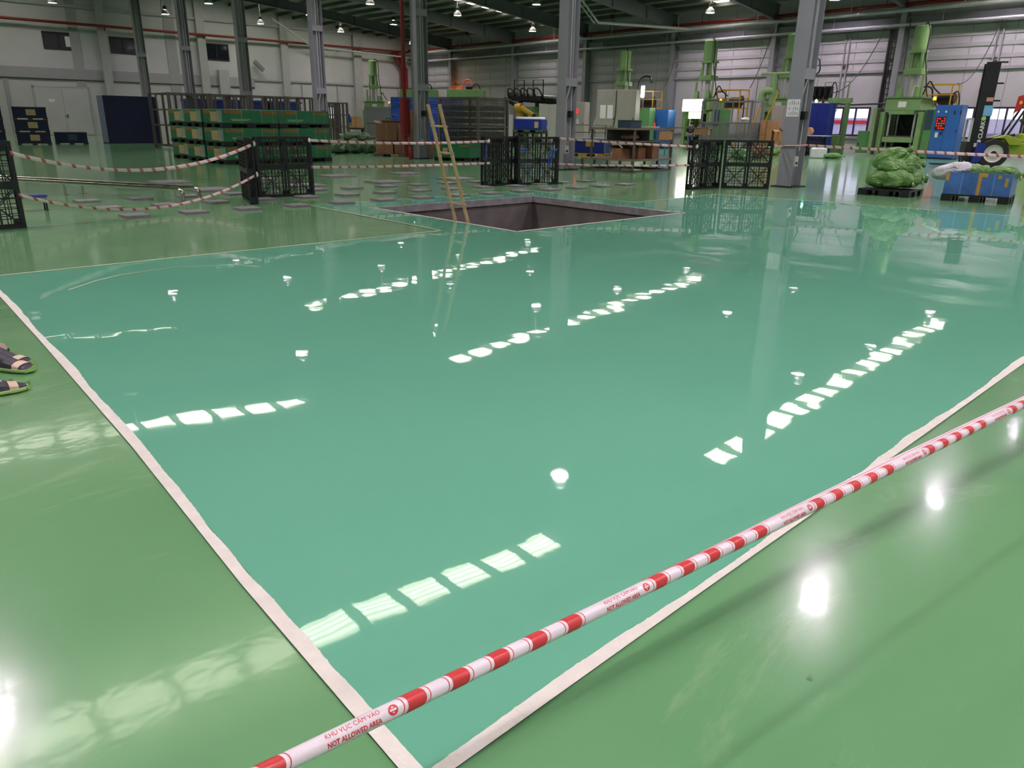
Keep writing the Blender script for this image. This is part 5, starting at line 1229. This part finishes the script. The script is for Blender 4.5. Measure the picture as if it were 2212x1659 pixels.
# green machine roofs behind the tarpaulin and dark cage
for i, (px, X, w, lab) in enumerate(((905, 37.5, 2.9, 'green machine top showing over the blue tarpaulin'), (1006, 39.0, 2.9, 'green machine top with hoses showing over the dark mesh cage'))):
    p = at_x(px, X, 300); zt = at_x(px, X, 193).z; zb_ = at_x(px, X, 215).z; t = thing('injection_machine', lab, 'machine', (X, p.y, 0), R(-45))
    obj('body', MB().b2(-w/2+.1, w/2-.1, .05, 1.5, 0, zb_), M_cab, t); obj('hood', MB().b2(-w/2, w/2, 0, 1.6, zb_, zt), M_green2, t, bevel=.02)
    obj('hose', MB().stube([(-.2, .3, zt), (-.1, .3, zt+.6), (.3, .3, zt+.65), (.5, .3, zt+.05)], .06, 8), M_orange if i else M_dark, t, True); obj('motor', MB().cyl((.0, .4, zt+.18), (.5, .4, zt+.18), .18, 10), M_robot, t, True); obj('hose', MB().stube([(.5, .3, zt+.05), (.7, .3, zt+.4), (1.0, .3, zt+.3), (1.1, .3, zt)], .045, 8), M_dark, t, True)
t = thing('added_glow_lamp', 'added orange lamp casting the glow on the wall behind the green machine tops', 'lamp', (X1-.75, YW[5]-.55, 3.6)); obj('bracket', MB().b2(0, .74, -.03, .03, -.1, -.04), M_cage, t); obj('bulb', MB().lathe([(.09, -.04), (.1, .08), (.06, .18), (.01, .2)], 12), mat('orange_glow', (255, 110, 30), .4, emit=60), t, True)  # lamp added to cast the orange glow onto the wall
# blue tarpaulin wrapped load
t = thing('tarpaulin_load', 'big load wrapped in blue tarpaulin behind the third column', 'load', Vector((24.3, 33.4, 0)), R(-60))
tl = MB(); n = 14; vs = []
for k in range(8):
    z = 2.6*k/7
    for i in range(4*n):
        e, f = divmod(i, n); u = f/n; c = [(-1.7, -.1), (1.7, -.1), (1.7, 1.5), (-1.7, 1.5)]; a_, b_ = Vector(c[e]), Vector(c[(e+1) % 4]); q = a_.lerp(b_, u)
        o_ = .05*noise.noise(Vector((q.x*2, q.y*2, z*1.2))); vs.append((q.x*(1+o_*.5), q.y+o_, z))
m4 = 4*n; tl.add(vs, [(k*m4+i, k*m4+(i+1) % m4, (k+1)*m4+(i+1) % m4, (k+1)*m4+i) for k in range(7) for i in range(m4)]+[tuple(range(7*m4, 8*m4))])
obj('sheet', tl, M_tarp, t, True)
for z in (.8, 2.3): obj('cord', MB().tube([(-1.75, -.16, z), (1.75, -.16, z), (1.75, 1.56, z), (-1.75, 1.56, z), (-1.75, -.16, z)], .02, 5), M_blued, t)
# clutter near the end wall: table with boxes
t = thing('side_table', 'small table with red and tan goods by the end wall', 'table', (31.0, 55.0, 0), R(-25))
for x in (-.9, .9):
    for y in (0, .7): obj('leg', MB().b2(x-.03, x+.03, y-.03, y+.03, 0, .95), M_cage, t)
obj('top', MB().b2(-1, 1, -.05, .75, .95, 1.0), M_top, t)
box_carton('tan box on the small table by the end wall', Vector((31.4, 55.05, 1.0)), R(-25), .7, .5, .5, M_card2, 'boxes by the end wall'); box_carton('orange box on the small table by the end wall', Vector((30.5, 55.4, 1.0)), R(-25), .5, .4, .3, M_orange, 'boxes by the end wall')
p = G(786, 305); box_carton('tan box on a dark stand left of the light grey cage', Vector((29.8, 49.0, .9)), R(-25), .9, .7, .75, M_card2, 'boxes by the end wall')
t = thing('dark_stand', 'dark stand under a tan box left of the light grey cage', 'stand', (29.8, 49.0, 0), R(-25)); obj('top', MB().b2(-.6, .6, -.45, .45, .8, .9), M_dark, t)
for x in (-.5, .5):
    for y in (-.38, .38): obj('leg', MB().b2(x-.06, x+.06, y-.06, y+.06, 0, .8), M_dark, t)
box_carton('low green crate behind the far sack heap', Vector((23.4, 38.5, 0)), R(-40), 1.5, .9, .62, M_lgreen, None, True, 'green_crate')
box_carton('deep blue crate left of the far sack heap', Vector((17.6, 33.4, 0)), R(-40), 1.1, .8, .55, M_dblue, None, False, 'blue_crate')
t = thing('pallet_jack', 'orange pallet jack with an upright black handle', 'pallet jack', Vector((20.9, 31.0, 0)), R(-60))
obj('fork', MB().b2(-.3, -.14, 0, 1.1, .08, .13).b2(.14, .3, 0, 1.1, .08, .13), M_orange, t); obj('hood', MB().b2(-.25, .25, -.35, .02, .1, .5), M_orange, t, bevel=.04); obj('handle', MB().tube([(0, -.2, .45), (0, -.45, 1.3), (-.1, -.47, 1.4), (-.1, -.5, 1.55), (.1, -.5, 1.55), (.1, -.47, 1.4), (0, -.45, 1.3)], .022, 6), M_dark, t); obj('wheel', MB().cyl((-.05, -.2, .09), (.05, -.2, .09), .09, 12), M_dark, t)

# ================================================================== people at the lit press
def person(label, loc, rz, shirt, trousers, lean=0.1, h=1.66):
    t = thing('person', label, 'person', loc, rz)
    J = {'pel': (0, 0, .92), 'wa': (0, -.01, 1.06), 'ch': (0, -.03-lean*.3, 1.26), 'nk': (0, -.04-lean*.5, 1.42), 'hd': (0, -.05-lean*.7, 1.5), 'tp': (0, -.05-lean*.75, 1.6)}
    def skin(name, verts, edges, rad, m):
        me = bpy.data.meshes.new(name); me.from_pydata(verts, edges, []); o = bpy.data.objects.new(name, me); COL.objects.link(o); o.parent = t; me.materials.append(m)
        s = o.modifiers.new('skin', 'SKIN'); sv = me.skin_vertices[0].data if me.skin_vertices else None
        if sv is None:
            bm = bmesh.new(); bm.from_mesh(me); bm.verts.layers.skin.verify(); bm.to_mesh(me); bm.free(); sv = me.skin_vertices[0].data
        for v, r in zip(sv, rad): v.radius = r if isinstance(r, tuple) else (r, r); 
        sv[0].use_root = True
        u = o.modifiers.new('sub', 'SUBSURF'); u.levels = 2; u.render_levels = 2; return o
    V = [J['pel'], J['wa'], J['ch'], J['nk'], J['hd'], J['tp'], (.19, -.03-lean*.4, 1.36), (.25, -.05, 1.12), (.2, -.26, 1.05), (.17, -.36, 1.07), (-.19, -.03-lean*.4, 1.36), (-.25, -.05, 1.12), (-.2, -.26, 1.05), (-.17, -.36, 1.07),
         (.1, 0, .86), (.11, -.02, .48), (.11, .02, .08), (.12, -.12, .04), (-.1, 0, .86), (-.12, .02, .48), (-.13, .08, .08), (-.14, -.06, .04)]
    E_ = [(0, 1), (1, 2), (2, 3), (3, 4), (4, 5), (2, 6), (6, 7), (7, 8), (8, 9), (2, 10), (10, 11), (11, 12), (12, 13), (0, 14), (14, 15), (15, 16), (16, 17), (0, 18), (18, 19), (19, 20), (20, 21)]
    rad = [(.15, .11), (.14, .1), (.17, .11), .055, (.085, .095), (.075, .085), .065, .048, .04, .035, .065, .048, .04, .035, .09, .062, .042, .036, .09, .062, .042, .036]
    body = skin('body', V, E_, rad, M_skin)
    skin('jacket', [J['pel'], J['wa'], J['ch'], (0, -.04-lean*.4, 1.38), V[6], V[7], V[8], V[10], V[11], V[12]], [(0, 1), (1, 2), (2, 3), (2, 4), (4, 5), (5, 6), (2, 7), (7, 8), (8, 9)], [(.18, .14), (.165, .125), (.195, .13), .085, .085, .066, .056, .085, .066, .056], shirt)
    skin('trousers', [(0, 0, .93), V[14], V[15], (.11, .02, .12), V[18], V[19], (-.13, .08, .12)], [(0, 1), (1, 2), (2, 3), (0, 4), (4, 5), (5, 6)], [(.165, .125), .105, .078, .062, .105, .078, .062], trousers)
    obj('hair', MB().lathe([(.001, 1.69), (.06, 1.685), (.1, 1.63), (.105, 1.56), (.09, 1.5)], 14, c=(0, -.035-lean*.75, 0), cap=False), M_hair, t, True)
    for s in (-1, 1):
        hx = s*.17
        for k in range(5):
            dx = (-.03+.016*k)*1.0; L_ = (.05, .075, .085, .078, .06)[k]
            pr_ = Vector((hx+dx, -.37-.01, 1.07+(-.01 if k == 0 else 0))); skin('finger', [pr_, pr_+Vector((dx*.2, -L_*.6, .0)), pr_+Vector((dx*.3, -L_, -.02))], [(0, 1), (1, 2)], [.010, .009, .008], M_skin)
        obj('shoe', MB().box((s*.125, -.06 if s > 0 else 0, .035), (.09, .25, .07), taper=.8), M_dark, t, bevel=.02)
    obj('back_print', MB().b2(-.1, .1, .118, .122, 1.28, 1.31), M_paper, t)
    return t
p = at_x(1506, 40.6, 320); person('person in navy work jacket with white lettering on the back, facing the lit press', (40.6, p.y, 0), R(80), M_navyc, M_navyc)
p = at_x(1489, 41.2, 320); person('person in dark jacket and grey trousers beside the lit press', (41.2, p.y, 0), R(110), M_dark, M_jeans, .15)
t = thing('side_table', 'wooden-fronted table behind the workers legs by the lit press', 'table', at_x(1482, 33.0, 320), R(-72)); t.location.z = 0
for x in (-1.1, 1.0):
    for y in (0, .7): obj('leg', MB().b2(x-.03, x+.03, y-.03, y+.03, 0, 1.3), M_cage, t)
obj('top', MB().b2(-1.15, 1.05, -.05, .75, 1.3, 1.35), M_top, t); obj('drawer', MB().b2(.35, 1.0, -.06, .5, 1.02, 1.28), M_card2, t)

# ================================================================== forklift at the right edge
FX = G(2139, 363)
t = thing('forklift', 'lime yellow forklift with black mast at the right picture edge', 'forklift', FX, R(-62))
# local: x to image right (towards the rear of the truck), y away, z up
def wheel(x, y, r, w, par):
    o = obj('wheel', MB().lathe([(r*.6, -w/2), (r*.96, -w/2), (r, -w*.3), (r, w*.3), (r*.96, w/2), (r*.6, w/2)], 28, c=(x, y, r), axis='Y', cap=False), M_tyre, par, True)
    obj('hub', MB().lathe([(.02, -w/2+.03), (r*.2, -w/2), (r*.22, -w/2+.05), (r*.5, -w/2+.06), (r*.62, -w/2-.01), (r*.62, w/2)], 24, c=(x, y, r), axis='Y', cap=False), M_hub, o, True)
    obj('hub_cap', MB().cyl((x, y-w/2-.03, r), (x, y-w/2+.05, r), r*.2, 12), M_dark, o, True)
wheel(0, .15, .56, .3, t); wheel(0, 1.35, .56, .3, t); wheel(2.1, .2, .45, .26, t); wheel(2.1, 1.3, .45, .26, t)
obj('mast', MB().b2(-.75, -.5, .3, .42, .15, 4.0).b2(-.75, -.5, 1.08, 1.2, .15, 4.0).b2(-.72, -.52, .42, 1.08, 3.85, 4.0).b2(-.72, -.52, .42, 1.08, .3, .5).b2(-.66, -.56, .5, 1.0, .5, 3.85), M_black, t)
obj('mast_front', MB().b2(-.85, -.34, .26, .3, .7, 4.02), M_black, t)
for z in (2.55, 3.2, 3.98): obj('mast_bracket', MB().b2(-.5, -.1, .3, .36, z, z+.06), M_black, t)
obj('carriage', MB().b2(-1.0, -.78, .2, 1.3, .25, 1.0), M_black, t); obj('backrest', MB().b2(-.98, -.9, .2, .26, 1.0, 1.9).b2(-.98, -.9, 1.24, 1.3, 1.0, 1.9).b2(-.98, -.9, .2, 1.3, 1.85, 1.92), M_cabw, t)
for y in (.45, 1.0): obj('fork', MB().b2(-2.1, -.98, y-.06, y+.06, .05, .1).b2(-1.02, -.96, y-.06, y+.06, .05, .6), M_dark, t)
obj('chassis', MB().b2(.45, 2.7, .25, 1.25, .45, 1.0), M_lime, t, bevel=.05); obj('engine_cover', MB().b2(.9, 2.7, .3, 1.2, 1.0, 1.35), M_lime, t, bevel=.06); obj('fender', MB().prism_y([(-.1, 1.15), (.35, 1.3), (.95, 1.1), (.95, .9), (.5, .9), (.3, 1.15)], .05, .4), M_lime, t, bevel=.02); obj('fender', MB().prism_y([(-.1, 1.15), (.35, 1.3), (.95, 1.1), (.95, .9), (.5, .9), (.3, 1.15)], 1.1, 1.45), M_lime, t, bevel=.02)
obj('counterweight', MB().b2(2.3, 3.0, .2, 1.3, .4, 1.3), M_lime, t, bevel=.12); obj('seat', MB().b2(1.4, 1.9, .5, 1.0, 1.35, 1.5).b2(1.85, 1.98, .5, 1.0, 1.5, 2.0), M_dark, t, bevel=.04)
for y in (.35, 1.15): obj('guard_post', MB().tube([(.35, y, 1.1), (.95, y, 2.5), (2.3, y, 2.55), (2.6, y, 1.3)], .045, 8), M_black, t, True)
obj('guard_roof', MB().b2(.95, 2.3, .35, 1.15, 2.52, 2.58), M_black, t); obj('tilt_cylinder', MB().cyl((-.5, .4, .9), (.7, .4, 1.3), .06, 10), M_dark, t, True); obj('steering_wheel', MB().cyl((.95, .75, 1.75), (1.0, .75, 1.8), .18, 16), M_dark, t)
obj('mudguard', MB().prism_y([(-.75, .2), (-.45, .2), (-.3, .9), (-.6, 1.0)], -.02, .3), M_dblue, t)
obj('sticker', MB().b2(-.62, -.3, .248, .258, 2.0, 2.4), mat('light_blue_sticker', (120, 180, 220), .4), t); obj('sticker', MB().b2(-.6, -.36, .248, .258, 2.55, 2.7), mat('pink_sticker', (220, 150, 140), .4), t); obj('sticker', MB().b2(-.72, -.56, .248, .258, .8, .95), M_paper, t)
text_mesh('CLARK', .22, lambda x, y, w: Vector((-.48-y*.95, .252, 1.12+x)), 'lettering', M_paper, t, .006)
obj('emblem', MB().cyl((-.56, .245, 1.9), (-.56, .26, 1.9), .085, 16), M_lime2, t); obj('emblem', MB().cyl((-.56, .245, 1.02), (-.56, .26, 1.02), .07, 16), M_paper, t)
fl = obj('flag', MB().prism_y([(.55, 2.75), (.85, 2.85), (.75, 2.3), (.5, 2.1)], .5, .51), M_flag, t); obj('flag_star', MB().prism_y([(.62, 2.55), (.7, 2.6), (.74, 2.5), (.66, 2.44)], .488, .498), M_flagy, fl); obj('flag_pole', MB().cyl((.5, .52, 1.5), (.56, .52, 2.8), .012, 6), M_zinc, t)
# ================================================================== cable ladder, conduits and loose cables on the long wall
yc_ = at_x(1925, X1-.35, 120).y; t = thing('cable_ladder', 'dark vertical cable ladder on the long wall left of the tall right press', 'cable ladder', (X1-.3, yc_, 0))
for y in (-.28, .28): obj('rail', MB().b2(-.03, .03, y-.03, y+.03, 2.2, 7.2), M_table, t)
for k in range(16): obj('rung', MB().b2(-.02, .02, -.25, .25, 2.35+k*.31, 2.4+k*.31), M_table, t)
for y in (.05, .14, .22): obj('cable', MB().tube([(-.06, y, 2.0), (-.07, y-.03, 4.5), (-.06, y+.02, 7.3)], .04, 6), M_dark, t, True)
for i, (px, lab) in enumerate(((1822, 'pair of conduits on the long wall above the bright window'), (2145, 'pair of conduits on the long wall left of the forklift mast'))):
    yy = at_x(px, X1-.15, 150).y; t = thing('wall_conduit', lab, 'conduit', (X1-.12, yy, 0))
    for y in (-.13, .13): obj('tube', MB().tube([(0, y, 2.7), (0, y, 7.0)], .05, 6), M_band, t, True)
    obj('clamp', MB().b2(-.03, .08, -.2, .2, 4.9, 5.0), M_table, t); obj('hook', MB().stube([(0, 0, 2.9), (-.1, 0, 2.5), (-.1, .15, 2.3), (-.1, .25, 2.5)], .025, 6), M_table, t, True)
def wire(label, a, b, sagz, r=.025):
    A, B = Vector(a), Vector(b); P = [A.lerp(B, i/16)+Vector((0, 0, -4*sagz*(i/16)*(1-i/16))) for i in range(17)]
    tagp(obj('hanging_cable', MB().tube(P, r, 6), M_dark, None, True), label, 'cable')
wire('black cable swooping from the wall rail to the deep blue cabinet', at_x(1913, X1-.5, 60), at_x(1795, 44.5, 200), .9)
wire('thin cable swooping to the yellow platform of the tall right press', at_x(2165, X1-.5, 42), at_x(2068, 45.4, 180), .9, .018)
wire('black cable from the wall pipe down to the pump platform', at_x(1672, X1-.6, 60), at_x(1620, 45, 190), .35)
wire('black cable dropping to the tall right press', at_x(1968, X1-.6, 40), at_x(1952, 44, 150), .1)
wire('thin cable beside the third wall column', at_x(1462, X1-.6, 110), at_x(1432, 44.5, 190), .5, .018)

# ================================================================== shoes at the left edge
def shoe(label, heel, toe, h=.125):
    heel = Vector(heel); toe = Vector(toe); L_ = (toe-heel).length; an = math.atan2(toe.y-heel.y, toe.x-heel.x)
    t = thing('work_shoe', label, 'shoe', heel, an, 'taped work shoes left of the wet coating')
    prof = []; n = 14
    def outline(off, n=14):
        pts = []
        for i in range(n+1):
            u = i/n; w = (.036+.014*math.sin(u*math.pi*.9)+.006*u)*(1 if u < .86 else math.sqrt(max(0.02, 1-((u-.86)/.14)**2)*1.0))
            if u < .1: w *= math.sqrt(max(.03, 1-((.1-u)/.1)**2))
            pts.append((u*L_, w+off))
        return [(x, y) for x, y in pts]+[(x, -y) for x, y in reversed(pts)]
    obj('sole', MB().prism(outline(.004), .012, .03), M_lime2, t, bevel=.004)
    up = MB(); ring = []; sec = []
    hs = [.085, .095, .098, .095, .088, .08, .072, .066, .06, .056, .052, .048, .042, .034, .026]
    ol = outline(0); n1 = 15; vs = []; fs = []
    for i in range(n1):
        x, w = ol[i]; z = .03+(hs[i]-.03)*(h/.1)
        for k in range(7):
            a_ = math.pi*k/6; vs.append((x, w*math.cos(a_), .03+(z-.03)*math.sin(a_)**.7))
    for i in range(n1-1):
        for k in range(6): fs.append((i*7+k, i*7+k+1, (i+1)*7+k+1, (i+1)*7+k))
    fs += [tuple(range(7)), tuple(range((n1-1)*7+6, (n1-1)*7-1, -1))]
    obj('upper', MB().add(vs, fs), M_shoe, t, True)
    # toe bumper and heel tread
    vs = []; 
    for i in range(9):
        a_ = -1.2+2.4*i/8; x = L_-.03+.036*math.cos(a_); y = .05*math.sin(a_); vs += [(x, y, .012), (x+.004, y, .052-.02*abs(a_))]
    obj('toe_guard', MB().add(vs, [(2*i, 2*i+1, 2*i+3, 2*i+2) for i in range(8)]), M_lime2, t, True)
    # beige tape wrapped over the instep
    for u0, wd in ((.64, .045),):
        vs = []
        for x in (L_*u0, L_*u0+wd):
            i = min(13, int(x/L_*14)); f_ = x/L_*14-i; w = ol[i][1]*(1-f_)+ol[i+1][1]*f_; z = .03+((hs[i]*(1-f_)+hs[i+1]*f_)-.03)*(h/.1)
            vs += [(x, (w+.0035)*math.cos(math.pi*k/8), .012 if k in (0, 8) else .03+(z+.004-.03)*max(0, math.sin(math.pi*k/8))**.7) for k in range(9)]
        obj('tape_band', MB().add(vs, [(k, k+1, 9+k+1, 9+k) for k in range(8)]), M_mask, t)
    for y in (-.02, .02): obj('tread', MB().b2(.02, L_*.9, y-.012, y+.012, 0, .012), M_lime2, t)
    return t
toeA = G(73, 805); toeB = G(64, 840)
dA = Vector((-.97, .25, 0)).normalized()
dI = (G(0, 798)-G(73, 805)); dI.normalize(); dJ = (G(0, 852)-G(64, 840)); dJ.normalize()
lat = Vector((-dI.y, dI.x, 0))
shoe('nearer taped shoe of the pair behind, at the left edge', toeA+dI*.28, toeA)
shoe('farther taped shoe of the pair behind, at the left edge', toeA+dI*.33+Vector((.04, .10, 0)), toeA+dI*.04+Vector((.04, .105, 0)))
shoe('nearest taped shoe, toe towards the white tape', toeB+dJ*.28, toeB)
shoe('taped shoe just behind the nearest one', toeB+dJ*.36+Vector((.04, .09, 0)), toeB+dJ*.10+Vector((.03, .098, 0)))
e = G(-19, 764); t = thing('beige_slipper', 'edge of a beige slipper at the left picture edge', 'slipper', e, R(-40))
obj('sole', MB().lathe([(.1, 0), (.105, .012), (.1, .025)], 20), M_dark, t, True); obj('upper', MB().lathe([(.098, .025), (.085, .05), (.05, .066), (.01, .07)], 20), mat('beige_leather', (172, 150, 138), .6), t, True)
